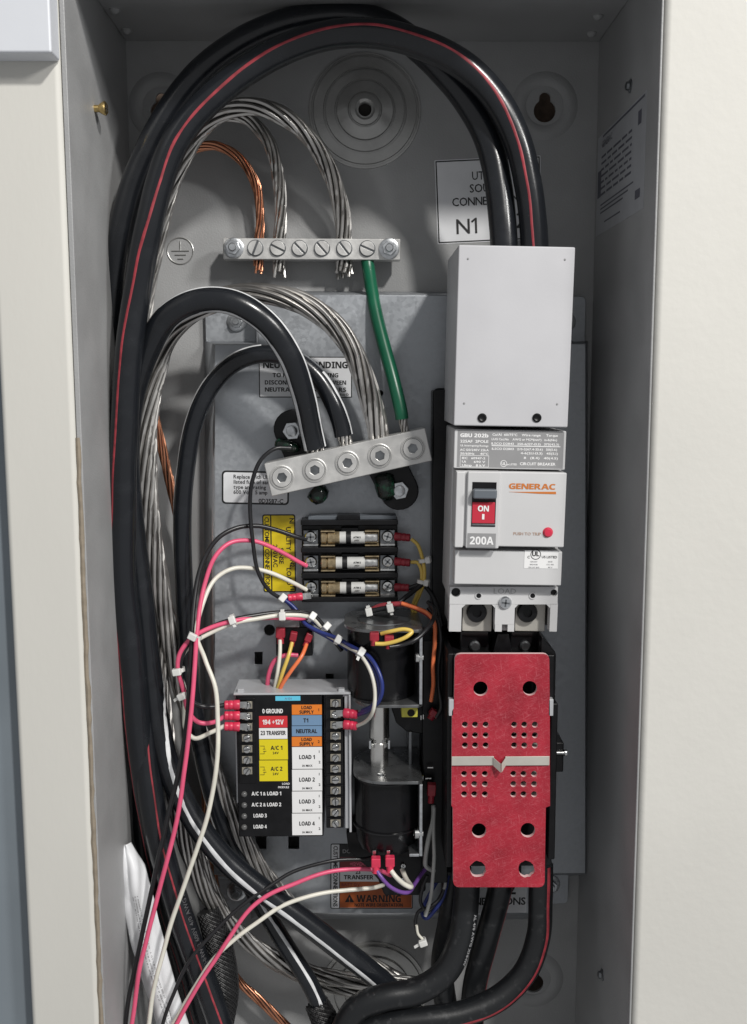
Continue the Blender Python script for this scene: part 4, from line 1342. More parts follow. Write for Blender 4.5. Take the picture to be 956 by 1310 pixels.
for sx in (-1, 1):
    MB().wbox(xp + sx * .0066 - .0007, xp + sx * .0066 + .0007, -DC + .004, -DC - .0075, zc - .003, zc + .003).build('retaining_clip', 'zinc_bright', pl, bevel=.0002)
MB().lathe((xp + .0005, -DC - .0175, z3 + .0021), (0, 0, 1), [(.0024, 0), (.0022, .0007), (.001, .0004)], 14).build('rivet', 'dark_steel', fl3)
fr = Fr(490, 1105, 0.058)
bs_ = MB().prism(fr, ofl(fr, [(443, 1064), (541, 1064), (541, 1092), (545, 1110), (545, 1140), (536, 1146), (492, 1146), (484, 1126), (470, 1110), (446, 1090)]), -.028, 0).build('base_moulding', 'black_plastic', so2, bevel=.0012)
for u in (479, 497):
    c = P(u, 1090, .084)
    MB().wbox(c.x - .0012, c.x + .0012, c.y + .004, c.y - .002, c.z - .004, c.z + .002).build('spade_tab', 'steel', so2, bevel=.0003)
for u, v in ((516, 1107), (515, 1125)):
    fr2 = Fr(u, v, .0585)
    phillips(fr2, 0, 0, 3.6, so2, 'steel', .7, .0015)
# drive cam between the two coils
fr = Fr(515, 925, 0.062)
cm = thing('drive_cam', 'black drive cam with a small yellow block between the two solenoids', 'cam', P(515, 1000, PD))
MB().prism(fr, ofl(fr, [(500, 904), (560, 904), (572, 930), (572, 1000), (545, 1000), (545, 940), (520, 936), (507, 925)]), -.033, 0).build('arm', 'black_plastic', cm, bevel=.001)
yb_ = Fr(524, 911.5, 0.082)
MB().box(yb_, -10, -6.8, 10.5, 6.5, -.020, 0).build('yellow_block', 'yellow_block', cm, bevel=.0005)
MB().cyl(yb_.pt(2, .5, -.0005), yb_.pt(2, .5, .0002), 4.8 * yb_.s).build('block_hole', 'dark_gap', cm)
fr = Fr(535, 975, .064)
MB().box(fr, -12, -40, -8, 25, -.034, .0).build('guide_rail', 'dark_steel', cm, bevel=.0004)
for (u, v, l) in ((547, 982, 8), (541, 996, 12)):
    c = P(u, v, .070)
    MB().cyl(c, c + Vector((l * .0005, 0, 0)), .0007).build('pin', 'steel', cm)
c = P(539, 994.5, .072)
MB().lathe(c, (1, -.3, 0), [(.0015, 0), (.0024, .0006), (.0024, .0022), (.001, .003)], 12).build('pin_head', 'steel', cm)
for (u, v) in ((539, 915), (542, 914)):
    c = P(u, v, .072)
    MB().cyl(c, c + Vector((0, 0, -.0032)), .0006).build('pin', 'steel', cm)

# ------------------------------------------------------------------ relay with push-on terminals
fr = Fr(376, 818, 0.052)
rl_ = thing('relay', 'small black relay with three red push on terminals above the control module', 'relay', P(376, 842, PD))
MB().box(fr, -23, -16, 24, 22, -.0238, 0).build('body', 'black_plastic', rl_, bevel=.0008)
MB().box(fr, -24, -28, 8, -16.5, -.0238, .002).build('bracket', 'label_grey', rl_, bevel=.0006)

# ------------------------------------------------------------------ wire helpers
def crimp(parent, a, b, r, m='crimp_red', name='crimp_terminal', blade=None):
    """vinyl sleeve of a crimped terminal from a (wire end) to b (blade end), pixel+depth points"""
    p0, p1 = P(*a), P(*b)
    L_ = (p1 - p0).length
    o = MB().lathe(p0, p1 - p0, [(r * .70, 0), (r * .92, .0004), (r * .95, L_ * .22), (r * .86, L_ * .27), (r * .95, L_ * .32), (r * .95, L_ * .5), (r * .86, L_ * .55), (r * 1.0, L_ * .6), (r * 1.02, L_ * .94), (r * .9, L_)], 16).build(name, m, parent, angle=50)
    if blade:
        p2 = P(*blade)
        dr = (p2 - p1).normalized()
        sd = dr.cross(Vector((0, -1, 0))).normalized()
        w_, h_ = .0022, .0004
        nn = sd.cross(dr)
        mb = MB()
        mb.hexa([p1 + sd * w_ - nn * h_, p2 + sd * w_ - nn * h_, p2 - sd * w_ - nn * h_, p1 - sd * w_ - nn * h_], [p1 + sd * w_ + nn * h_, p2 + sd * w_ + nn * h_, p2 - sd * w_ + nn * h_, p1 - sd * w_ + nn * h_])
        mb.build('blade', 'steel', o)
    return o
def flag(parent, u, v, d, w_, h_, m='crimp_dark', ang=0.0, name='push_on_terminal'):
    """square-shouldered insulated push-on terminal with a round wire boot"""
    fr = Fr(u, v, d, ang)
    o = MB().box(fr, -w_ / 2, -h_ / 2, w_ / 2, h_ * .12, -.003, .003).build(name, m, parent, bevel=.0008)
    a_, b2 = fr.pt(0, h_ * .08, 0.0006), fr.pt(0, h_ * .5, 0.0012)
    MB().lathe(a_, b2 - a_, [(w_ * .40 * fr.s, 0), (w_ * .36 * fr.s, (b2 - a_).length * .8), (w_ * .40 * fr.s, (b2 - a_).length)], 14).build('wire_boot', m, o)
    return o
def wire(label, m, px, r=0.0018, name='wire', cat='wire', group=None):
    return cable(name, label, cat, px, r, m, (), group, seg=8, n=12)
def zip_tie(u, v, d, ang, R, label, flip=1, side=0.0, tail=0):
    """nylon tie: band round a bundle running at angle ang (image, clockwise from right), with its square head"""
    c = P(u, v, d)
    t = Vector((math.cos(ang), 0, -math.sin(ang)))
    n_ = Vector((0, -1, 0))
    b = t.cross(n_) * flip
    o = thing('cable_tie', label, 'cable tie', c - Vector((0, 0, R)), 'white nylon cable ties on the wiring')
    mb = MB()
    k_ = 28
    hw, th = .0013, .0006
    vs, fc = [], []
    for k in range(k_):
        a = 2 * PI * k / k_
        rad = n_ * math.cos(a) + b * math.sin(a)
        for (q, w_) in ((R, -hw), (R + th, -hw), (R + th, hw), (R, hw)):
            vs.append(c + rad * q + t * w_)
    for k in range(k_):
        k2 = (k + 1) % k_
        for j in range(4):
            fc.append((k * 4 + j, k2 * 4 + j, k2 * 4 + (j + 1) % 4, k * 4 + (j + 1) % 4))
    mb.add(vs, fc)
    mb.build('band', 'nylon', o)
    rad = (n_ * math.cos(side) + b * math.sin(side))
    tan = (-n_ * math.sin(side) + b * math.cos(side))
    cc = c + rad * (R + .0016)
    mb = MB()
    aa, bb, dd = tan * .0029, t * .0023, rad * .0018
    mb.hexa([cc - aa + bb - dd, cc + aa + bb - dd, cc + aa - bb - dd, cc - aa - bb - dd], [cc - aa + bb + dd, cc + aa + bb + dd, cc + aa - bb + dd, cc - aa - bb + dd])
    mb.build('head', 'nylon', o, bevel=.0007)
    if tail:
        q = cc + tan * .003
        mb = MB()
        e = q + tan * tail + t * tail * .2
        mb.hexa([q + t * .001 - rad * .0003, e + t * .001 - rad * .0003, e - t * .001 - rad * .0003, q - t * .001 - rad * .0003], [q + t * .001 + rad * .0003, e + t * .001 + rad * .0003, e - t * .001 + rad * .0003, q - t * .001 + rad * .0003])
        mb.build('tail', 'nylon', o)
    return o

# ------------------------------------------------------------------ power cables
RC = 0.0089
deg = math.radians
cable('power_cable', 'plain black power cable arching over the top, outer one of the pair', 'cable',
      [(646, 330, .085), (644, 290, .084), (638, 235, .080), (624, 180, .076), (597, 128, .072), (556, 80, .070), (505, 38, .068), (445, 20, .066), (378, 27, .066), (308, 55, .066), (249, 101, .066), (205, 163, .066), (172, 237, .066), (154, 310, .066), (146, 385, .060), (142, 460, .054), (141, 540, .050), (145, 640, .048), (152, 750, .048), (164, 860, .048), (171, 960, .050), (183, 1050, .054), (205, 1140, .06), (233, 1230, .062), (262, 1340, .064)],
      RC, 'cable_black', group='black power cables')
cable('power_cable', 'black power cable with a red stripe arching from the breaker down the left side', 'cable',
      [(684, 330, .090), (682, 290, .090), (675, 235, .090), (661, 178, .090), (636, 128, .090), (595, 86, .090), (542, 58, .090), (482, 43, .090), (418, 46, .090), (343, 74, .090), (278, 119, .090), (232, 170, .090), (206, 230, .090), (189, 300, .090), (177, 370, .088), (167, 440, .087), (160, 540, .086), (157, 640, .084), (158, 740, .082), (168, 840, .080), (176, 930, .078), (187, 1010, .076), (203, 1090, .074), (224, 1170, .074), (248, 1250, .074), (272, 1340, .074)],
      RC, 'cable_black', [('stripe_red', .105, [-.25, -.25, -.2, -.15, 0, .15, .2, .25, .2, .05, -.15, -.25, -.2, .0, .2, .35, .5, .65, .8, .9, .95, 1.0, 1.0, 1.0, 1.0, 1.0])], group='black power cables')
CP = [(294, 1350, .092), (274, 1290, .090), (248, 1220, .088), (224, 1150, .086), (203, 1070, .084), (190, 990, .078), (182, 900, .070), (178, 800, .060), (174, 700, .048), (166, 600, .034), (160, 500, .030), (166, 400, .030), (176, 300, .030)]
cC = cable('power_cable', 'black power cable with a red stripe rising from the bottom left corner', 'cable',
      [(294, 1350, .092), (274, 1290, .090), (248, 1220, .088), (224, 1150, .086), (203, 1070, .084), (190, 990, .078), (182, 900, .070), (178, 800, .060), (174, 700, .048), (166, 600, .034), (160, 500, .030), (166, 400, .030), (176, 300, .030)],
      RC, 'cable_black', [('stripe_red', .075, [.45, .45, .45, .45, .45, .45, .45, .45, .45, .45, .45, .45, .45])], group='black power cables')
# neutrals
nA = cable('neutral_cable', 'thick black neutral cable with white stripes arching over the slanted lug bar', 'cable',
      [(402, 572, .056), (399, 556, .058), (389, 505, .072), (371, 455, .084), (342, 413, .090), (300, 387, .092), (255, 385, .090), (216, 405, .085), (190, 445, .076), (172, 500, .068), (163, 570, .064), (168, 655, .064), (179, 745, .064), (188, 830, .066), (199, 910, .070), (216, 980, .075), (246, 1045, .079), (290, 1101, .080), (345, 1146, .078), (405, 1190, .075), (462, 1234, .070), (512, 1278, .066), (560, 1335, .066)],
      .0082, 'cable_black', [('stripe_white', .15, (0, [1.25, 1.25, 1.25, 1.25, 1.25, 1.3, 1.3, 1.35])), ('stripe_white', .19, (0, [-.85, -.85, -.9, -1.0, -1.1, -1.2, -1.3, -1.6, -2.1, -2.6, -2.9, -2.9, -2.9, -2.6, -1.1, -.4, -.1, 0, 0.1, .15, .2, .25, .25]))], group='striped neutral cables')
nB = cable('neutral_cable', 'thinner black neutral cable with white stripe looping under the bonding sticker', 'cable',
      [(440, 557, .055), (436, 541, .055), (427, 518, .056), (406, 483, .054), (376, 460, .052), (336, 453, .051), (299, 465, .050), (268, 496, .050), (248, 542, .050), (238, 600, .050), (233, 680, .050), (236, 760, .050), (241, 840, .050), (251, 920, .050), (268, 1000, .050), (293, 1080, .050), (330, 1150, .052), (368, 1213, .056), (398, 1263, .060), (418, 1310, .062), (430, 1345, .062)],
      .0064, 'cable_black', [('stripe_white', .2, [1.3, 1.25, 1.1, 1.0, -1.1, -1.1, -1.05, -1.05, -1.1, -1.2, -1.3, -1.2, -.9, -.4, .0, .1, .3, .6, .7, .7, .7][:4]), ('stripe_white', .2, (5, [1.15, 1.15, 1.15, 1.2, 1.3, 1.5, 1.6, 1.6, 1.5, 1.2, .6, -.4, -.6, -.5, -.4, -.4]))], group='striped neutral cables')
# load cables at the bottom
L1P = [(598, 1105, .070), (597, 1150, .072), (590, 1200, .078), (570, 1243, .084), (534, 1268, .088), (492, 1276, .090), (457, 1290, .090), (432, 1335, .090)]
cL = cable('load_cable', 'black load cable bending left under the transfer switch', 'cable',
      [(598, 1105, .070), (597, 1150, .072), (590, 1200, .078), (570, 1243, .084), (534, 1268, .088), (492, 1276, .090), (457, 1290, .090), (432, 1335, .090)], .0092, 'cable_scuffed', group='load cables')
cable('load_cable', 'black load cable with scuffed jacket dropping straight down under the red barrier', 'cable',
      [(645, 1100, .062), (636, 1150, .062), (620, 1210, .062), (606, 1265, .062), (603, 1340, .062)], .0087, 'cable_scuffed', [('stripe_red', .1, [-1.25, -1.25, -1.25, -1.25, -1.25])], group='load cables')
cable('load_cable', 'black load cable with red stripe curving along the bottom of the enclosure', 'cable',
      [(692, 1105, .068), (691, 1150, .070), (689, 1195, .074), (674, 1240, .080), (640, 1276, .086), (594, 1296, .090), (545, 1304, .092), (500, 1310, .092), (462, 1322, .092), (430, 1350, .092)], .0087, 'cable_scuffed', [('stripe_red', .16, [-.55, -.55, -.55, -.5, -.45, -.4, -.3, -.2, -.1, 0])], group='load cables')
cable('load_cable', 'black cable at the back running straight down left of the load cables', 'cable',
      [(580, 1110, .045), (575, 1170, .045), (566, 1230, .045), (572, 1290, .045), (585, 1345, .045)], .0085, 'cable_scuffed', group='load cables')
# bare conductors
stranded('bare_conductor', 'bare aluminium stranded conductor ending in the fourth lug of the slanted bar', 'conductor',
         [(489, 590, .055), (484, 555, .056), (471, 500, .057), (450, 445, .061), (414, 404, .066), (366, 381, .069), (312, 376, .069), (256, 394, .064), (217, 427, .058), (200, 470, .053), (189, 530, .052), (187, 600, .050), (195, 690, .048), (208, 770, .047), (224, 838, .046), (243, 910, .046), (270, 980, .046), (299, 1050, .046), (328, 1105, .044), (362, 1150, .040), (420, 1205, .034), (520, 1262, .03)],
         .0076, 9, 'aluminium_wire', .22, 'bare stranded conductors')
stranded('bare_conductor', 'bare aluminium stranded conductor arching to the fifth screw of the ground bar', 'conductor',
         [(440, 357, .014), (441, 325, .014), (438, 280, .017), (427, 232, .026), (403, 186, .036), (367, 151, .044), (325, 136, .048), (285, 144, .048), (253, 172, .046), (226, 220, .044), (206, 285, .042), (190, 360, .036), (178, 440, .032), (172, 530, .032), (186, 640, .034), (196, 740, .038), (203, 830, .044), (212, 930, .050), (224, 1020, .058), (244, 1095, .064), (276, 1160, .064), (325, 1210, .056), (395, 1245, .046), (480, 1256, .040), (560, 1262, .036)],
         .0062, 8, 'aluminium_wire', .17, 'bare stranded conductors', fray0=.15)
stranded('bare_conductor', 'bare dull aluminium conductor dropping to the second screw of the ground bar', 'conductor',
         [(357, 355, .014), (357, 322, .014), (359, 270, .016), (356, 222, .022), (343, 180, .030), (317, 152, .036), (284, 148, .038), (253, 170, .036), (226, 212, .034), (205, 270, .030), (190, 350, .022), (176, 440, .020), (166, 560, .020), (172, 700, .024), (186, 800, .030), (204, 900, .036), (226, 990, .046), (250, 1075, .056), (274, 1140, .060), (300, 1185, .052), (345, 1228, .044), (400, 1256, .038), (470, 1270, .036), (540, 1275, .034)],
         .0046, 7, 'aluminium_wire', .14, 'bare stranded conductors', fray0=.3)
stranded('bare_conductor', 'bare copper stranded conductor ending at the first screw of the ground bar', 'conductor',
         [(331, 350, .014), (331, 322, .014), (333, 275, .015), (327, 235, .017), (307, 203, .022), (276, 187, .026), (244, 193, .028), (216, 222, .028), (194, 280, .026), (180, 360, .024), (180, 440, .024), (192, 505, .024), (205, 560, .024), (218, 620, .024), (233, 690, .022), (244, 790, .022), (252, 900, .022), (262, 1010, .022), (272, 1110, .022), (285, 1190, .022), (302, 1250, .022), (335, 1282, .024), (375, 1320, .026)],
         .0034, 7, 'copper', .11, 'bare stranded conductors', fray0=.5)
# stripped conductor ends showing between insulation and lugs
g = cable('ground_wire', 'green insulated bonding wire from the ground bar to the slanted lug bar', 'wire',
          [(470, 330, .016), (472, 345, .018), (479, 390, .030), (492, 440, .042), (505, 490, .052), (514, 528, .056), (515, 536, .056)], .0046, 'wire_green', n=18)
stranded('bare_end', '', '', [(515, 532, .056), (518, 548, .056), (521, 562, .056)], .0031, 7, 'aluminium_wire', .05, parent=g)
stranded('bare_end', '', '', [(401, 566, .0565), (404, 580, .056), (407, 595, .056)], .0066, 9, 'aluminium_wire', .08, parent=nA)
stranded('bare_end', '', '', [(438, 552, .055), (444, 568, .055), (449, 585, .055)], .0050, 8, 'aluminium_wire', .07, parent=nB)
cable_print(cL, L1P, .0092, 'AL 4/0 AWG XHHW', 0.19, -.75, .0026, 'print_grey')
cable_print(cC, CP, .0089, 'XHHW-2 600V 4/0 AWG AL', 0.115, .95, .0034, 'print_dim2')

# ------------------------------------------------------------------ control wiring
def thing_wire(label, m, px, r=.00155, group='control wires'):
    return wire(label, m, px, r, 'control_wire', 'wire', group)
# sense wires from the fuse block, down the left side
thing_wire('black wire from the top fuse terminal running down the left side to the bottom', 'wire_black',
           [(392, 690, .042), (380, 687, .046), (355, 679, .050), (328, 673, .054), (303, 675, .060), (278, 689, .066), (260, 716, .070), (250, 755, .076), (246, 812, .086), (243, 870, .092), (238, 930, .096), (228, 990, .100), (213, 1055, .102), (197, 1125, .104), (181, 1200, .106), (166, 1270, .108), (158, 1335, .108)], .0016)
thing_wire('pink wire from the middle fuse terminal running down the left side to the bottom', 'wire_pink',
           [(392, 724, .042), (380, 718, .046), (352, 702, .052), (322, 692, .058), (296, 694, .064), (276, 712, .070), (262, 748, .076), (252, 812, .088), (249, 870, .096), (243, 925, .102), (237, 980, .105), (229, 1035, .107), (214, 1100, .109), (197, 1165, .110), (180, 1235, .112), (165, 1335, .112)])
thing_wire('cream white wire from the bottom fuse terminal running down in front of the strands', 'wire_white',
           [(392, 755, .042), (378, 747, .046), (350, 734, .052), (322, 727, .058), (298, 728, .064), (275, 741, .070), (261, 768, .078), (252, 812, .088), (262, 842, .090), (275, 880, .096), (279, 925, .100), (278, 975, .104), (269, 1030, .106), (253, 1085, .108), (231, 1145, .109), (212, 1205, .110), (196, 1270, .112), (187, 1335, .112)])
# module harness, left side
wb = thing_wire('black harness wire crimped to the top left terminal of the module', 'wire_black',
                [(288, 902, .080), (272, 904, .082), (254, 902, .084), (241, 893, .086), (233, 876, .086), (230, 856, .086), (236, 833, .086), (251, 814, .084), (274, 801, .080), (300, 792, .076), (330, 787, .070), (362, 783, .064), (385, 783, .058), (402, 789, .054), (415, 801, .052), (427, 817, .050), (438, 832, .048)], .0016)
crimp(wb, (287, 902, .080), (307, 901.5, .079), .0033, blade=(316, 901.5, .0785))
wb = thing_wire('pink harness wire crimped to the second left terminal of the module', 'wire_pink',
                [(288, 916, .080), (274, 924, .082), (255, 924, .084), (241, 909, .086), (235, 886, .087), (228, 857, .087), (231, 835, .087), (246, 816, .086), (272, 802, .082), (300, 794, .078), (332, 791, .070), (362, 790, .066), (385, 791, .060), (397, 788, .054)])
crimp(wb, (287, 915.5, .080), (307, 915.5, .079), .0033, blade=(316, 915.5, .0785))
wb = thing_wire('white harness wire crimped to the third left terminal of the module', 'wire_white',
                [(288, 929, .080), (270, 938, .082), (250, 945, .084), (238, 933, .085), (236, 905, .086), (235, 880, .085), (229, 860, .085), (233, 840, .084), (249, 821, .084), (275, 807, .080), (300, 797, .077), (332, 791, .072), (362, 787, .067), (385, 787, .061), (399, 791, .055), (412, 803, .052)])
crimp(wb, (287, 929, .080), (307, 929.5, .079), .0033, blade=(316, 929.5, .0785))
# neutral sense wire from the slanted bar
thing_wire('thin black wire dropping from the slanted lug bar past the yellow sticker', 'wire_black',
           [(372, 573, .058), (352, 574, .062), (334, 588, .064), (324, 612, .064), (320, 645, .062), (323, 690, .062), (330, 728, .060), (342, 753, .056), (358, 765, .052), (372, 772, .050)], .0014)
rw = thing_wire('short red sleeved lead pushed on below the bottom fuse terminal', 'wire_blue', [(358, 767, .050), (366, 765, .050), (374, 764, .049)], .0016)
crimp(rw, (368, 765, .050), (387, 763, .048), .0028, 'crimp_red', blade=(398, 762, .046))
# blue pair to the module's right terminals
bw = thing_wire('blue wire crimped to the second right terminal of the module', 'wire_blue',
                [(360, 764, .052), (374, 774, .052), (384, 786, .054), (390, 797, .058), (404, 806, .062), (430, 816, .068), (452, 828, .082), (470, 838, .093), (483, 855, .100), (489, 877, .103), (485, 897, .101), (472, 909, .092), (458, 914, .080)], .0014)
crimp(bw, (458, 914, .080), (440, 912, .078), .0033, blade=(430, 912.5, .0785))
bw = thing_wire('white and black wire crimped to the third right terminal of the module', 'wire_white',
                [(386, 792, .052), (398, 803, .054), (420, 814, .060), (448, 829, .078), (462, 838, .090), (474, 860, .098), (480, 885, .101), (478, 908, .100), (468, 923, .090), (456, 929, .080)], .0013)
crimp(bw, (457, 929, .080), (440, 926.5, .078), .0033, blade=(430, 927, .0785))
thing_wire('second blue wire lying along the tied harness to the upper solenoid', 'wire_blue',
           [(366, 768, .049), (382, 786, .050), (394, 800, .056), (425, 818, .060), (446, 828, .076), (464, 840, .090), (480, 860, .097), (486, 882, .100), (478, 902, .096), (464, 910, .085)], .0016)
# relay wires into the module
for (lbl, m, px, fl_) in (
        ('white wire from the left relay terminal into the top of the module', 'wire_white', [(358, 818, .058), (358, 838, .062), (356, 858, .064), (352, 880, .062), (350, 895, .058)], (359, 813, 12, 20, 0)),
        ('yellow wire from the middle relay terminal into the top of the module', 'wire_yellow', [(374, 822, .058), (369, 840, .064), (362, 860, .066), (355, 882, .064), (352, 896, .058)], (375, 817, 9, 18, .2)),
        ('orange wire from the right relay terminal into the top of the module', 'wire_orange', [(392, 824, .058), (385, 840, .066), (373, 858, .068), (360, 878, .066), (354, 896, .060)], (394, 818, 9, 18, .4))):
    o = thing_wire(lbl, m, px, .0014)
    flag(o, fl_[0], fl_[1], .056, fl_[2], fl_[3], 'crimp_dark', fl_[4])
thing_wire('pink wire curving out of the relay side into the top of the module', 'wire_pink', [(381, 838, .054), (366, 838, .056), (352, 845, .058), (345, 860, .058), (342, 880, .056), (342, 895, .054)], .0016)
# fuse block right side
for (lbl, px, v) in (('yellow wire from the top right fuse terminal bending down beside the breaker', [(526, 690, .042), (534, 697, .044), (540, 712, .046), (543, 728, .048), (542, 745, .048), (536, 762, .046), (531, 775, .044), (533, 790, .044)], 687),
                     ('yellow wire from the middle right fuse terminal joining the tied pair', [(526, 719, .042), (534, 720, .044), (539, 730, .047), (539, 746, .047), (533, 762, .046), (528, 776, .043), (531, 792, .043), (539, 800, .043)], 719)):
    o = thing_wire(lbl, 'wire_yellow', px, .0013)
    crimp(o, (525, v + 1, .042), (505, v - 1, .040), .0030, 'crimp_dark')
o = thing_wire('black wire from the bottom right fuse terminal passing over the upper solenoid', 'wire_black', [(522, 753, .042), (540, 748, .046), (552, 760, .046), (560, 780, .048), (566, 800, .050)], .0016)
crimp(o, (524, 752, .042), (505, 751, .040), .0030, 'crimp_dark')
thing_wire('black wire tied along the top of the upper solenoid', 'wire_black', [(474, 782, .060), (488, 779, .062), (506, 774, .062), (522, 762, .056), (534, 752, .050), (541, 747, .048)], .0018)
thing_wire('red wire tied along the top of the upper solenoid', 'stripe_red', [(476, 780, .058), (486, 776, .060), (500, 774, .062), (516, 773, .064), (532, 778, .066), (546, 785, .068), (554, 792, .068)], .0018)
thing_wire('orange wire hanging down between the upper solenoid and the red barrier', 'wire_orange', [(514, 772, .066), (530, 777, .068), (546, 784, .070), (555, 796, .074), (556, 820, .078), (554, 850, .080), (555, 875, .080), (552, 897, .078)], .0014)
o = thing_wire('black wire with worn print hanging beside the orange wire', 'wire_black', [(548, 778, .064), (560, 795, .070), (564, 820, .074), (561, 850, .074), (561, 880, .074), (564, 905, .074), (558, 918, .074)], .0016)
flag(o, 554, 914, .072, 12, 14, 'crimp_dark', .6)
o = thing_wire('yellow wire looping from the upper solenoid terminal', 'wire_yellow', [(480, 824, .101), (492, 824, .101), (508, 820, .102), (521, 814, .102), (527, 808, .100), (518, 805, .099), (500, 808, .098), (488, 811, .095)], .0014)
flag(o, 479, 817, .098, 12, 17, 'crimp_dark', 0)
o = thing_wire('black printed wire from the second terminal of the upper solenoid', 'wire_black', [(498, 828, .101), (512, 826, .099), (530, 819, .098), (545, 806, .092), (554, 794, .082), (556, 782, .076), (548, 770, .068)], .0015)
flag(o, 498, 821, .098, 12, 17, 'crimp_dark', 0)
# lower solenoid leads
o = thing_wire('purple wire from the left terminal of the lower solenoid', 'wire_purple', [(482, 1114, .092), (487, 1122, .094), (498, 1134, .094), (512, 1141, .092), (523, 1141, .088), (530, 1132, .080), (540, 1118, .07), (548, 1108, .066)], .0014)
flag(o, 481, 1106, .090, 12, 20, 'crimp_red', 0)
o = thing_wire('white wire from the right terminal of the lower solenoid', 'wire_white', [(500, 1114, .092), (506, 1122, .094), (516, 1131, .092), (526, 1135, .088), (520, 1124, .076), (515, 1112, .07)], .0017)
flag(o, 499, 1105, .090, 12, 20, 'crimp_red', 0)
o = thing_wire('grey wire hanging from the red terminal left of the red barrier', 'wire_grey', [(555, 1030, .078), (554, 1050, .080), (549, 1070, .080), (544, 1095, .078), (545, 1108, .076), (556, 1115, .074)], .0016)
flag(o, 552, 1014, .076, 11, 25, 'crimp_dark', 0.05)
thing_wire('white printed wire hanging down to the loose tie under the plate', 'wire_grey', [(556, 1032, .080), (555, 1060, .082), (555, 1090, .082), (554, 1125, .080), (551, 1150, .078), (544, 1172, .076)], .0013)
thing_wire('thin black looped wire beside the load cables', 'wire_black', [(572, 1130, .06), (562, 1150, .064), (550, 1160, .066), (536, 1166, .066), (532, 1180, .066), (534, 1192, .066), (540, 1202, .066)], .0013)
thing_wire('thin white wire tail in the loose tie under the plate', 'wire_white', [(533, 1183, .068), (535, 1194, .068), (541, 1201, .068), (546, 1208, .067)], .0010)
thing_wire('dark blue wire curling below the lower solenoid', 'wire_blue', [(574, 1120, .058), (568, 1145, .062), (556, 1165, .064), (545, 1175, .064), (540, 1168, .060), (552, 1140, .056), (566, 1118, .05)], .0014)
thing_wire('thin white wire curling beside the lower solenoid', 'wire_grey', [(545, 1075, .06), (556, 1085, .064), (562, 1100, .062), (566, 1115, .056), (562, 1128, .05)], .0011)
thing_wire('pale grey lead folded behind the loose tie beside the load cables', 'wire_grey', [(548, 1100, .06), (562, 1112, .062), (570, 1130, .062), (562, 1150, .06), (552, 1165, .058)], .0012)
thing_wire('thin black lead running up behind the lower red terminal', 'wire_black', [(546, 1120, .066), (540, 1135, .068), (538, 1155, .068), (548, 1165, .066), (562, 1150, .062), (572, 1125, .058)], .0013)
# customer wires coming in from the bottom
thing_wire('black customer wire sweeping from the bottom edge to the lower solenoid', 'wire_black', [(203, 1330, .108), (220, 1275, .104), (248, 1222, .100), (288, 1178, .094), (330, 1143, .086), (375, 1116, .078), (425, 1101, .072), (470, 1098, .066), (484, 1092, .060)], .0013)
o = thing_wire('pink customer wire sweeping from the bottom edge to the lower solenoid', 'wire_pink', [(212, 1335, .110), (244, 1278, .107), (278, 1224, .102), (308, 1178, .098), (338, 1148, .092), (378, 1130, .086), (420, 1116, .080), (452, 1112, .076), (482, 1113, .074), (500, 1120, .064)], .0015)
thing_wire('grey white customer wire sweeping from the bottom edge across the warning sticker', 'wire_white', [(206, 1335, .106), (238, 1282, .104), (270, 1232, .100), (298, 1204, .096), (330, 1179, .090), (365, 1158, .084), (400, 1145, .078), (440, 1139, .072), (478, 1136, .066), (492, 1132, .056)], .0015)
for lbl, m, px in (('thin blue grey wire tucked behind the tied black harness', 'wire_blue', [(362, 785, .060), (380, 785, .057), (400, 795, .052), (418, 808, .050), (430, 820, .050), (446, 832, .05)]),):
    thing_wire(lbl, m, px, .0014)

# cable ties
D2R = math.radians
zip_tie(250, 813, .086, D2R(115), .0040, 'white cable tie where the pink wires cross on the left', side=.2)
zip_tie(229, 857, .086, D2R(80), .0036, 'white cable tie on the pink and white harness bend at far left', side=.1)
zip_tie(237, 887, .086, D2R(65), .0036, 'white cable tie with a tail just left of the module', side=.3, tail=.004)
zip_tie(299, 793, .077, D2R(-20), .0035, 'white cable tie on the harness between the left bend and relay', side=-.2, tail=.002)
zip_tie(362, 787, .066, D2R(-3), .0036, 'white cable tie directly above the relay', side=-.1)
zip_tie(398, 790, .055, D2R(35), .0034, 'white cable tie at the right end of the relay', side=-.5)
zip_tie(415, 803, .052, D2R(45), .0032, 'white cable tie right of the relay where the harness turns down', side=-.6)
zip_tie(432, 818, .069, D2R(30), .0032, 'white cable tie on the blue pair left of the upper solenoid', side=-.3)
zip_tie(461, 834, .088, D2R(35), .0032, 'white cable tie on the blue pair against the upper solenoid', side=-.3, tail=.003)
zip_tie(361, 765, .052, D2R(40), .0028, 'white cable tie at the lower end of the yellow sticker', side=-.3)
zip_tie(472, 781, .060, D2R(-12), .0030, 'white cable tie on the left of the upper solenoid cap', side=0)
zip_tie(499, 776, .062, D2R(-12), .0030, 'white cable tie on the right of the upper solenoid cap', side=0, tail=.002)
zip_tie(541, 717, .047, D2R(80), .0024, 'white cable tie on the upper end of the yellow pair', side=-1.3)
zip_tie(539, 744, .047, D2R(100), .0024, 'white cable tie on the lower end of the yellow pair', side=-1.3)
zip_tie(541, 1203, .067, D2R(70), .0020, 'loose white cable tie hanging below the mounting plate', side=0, tail=.004)

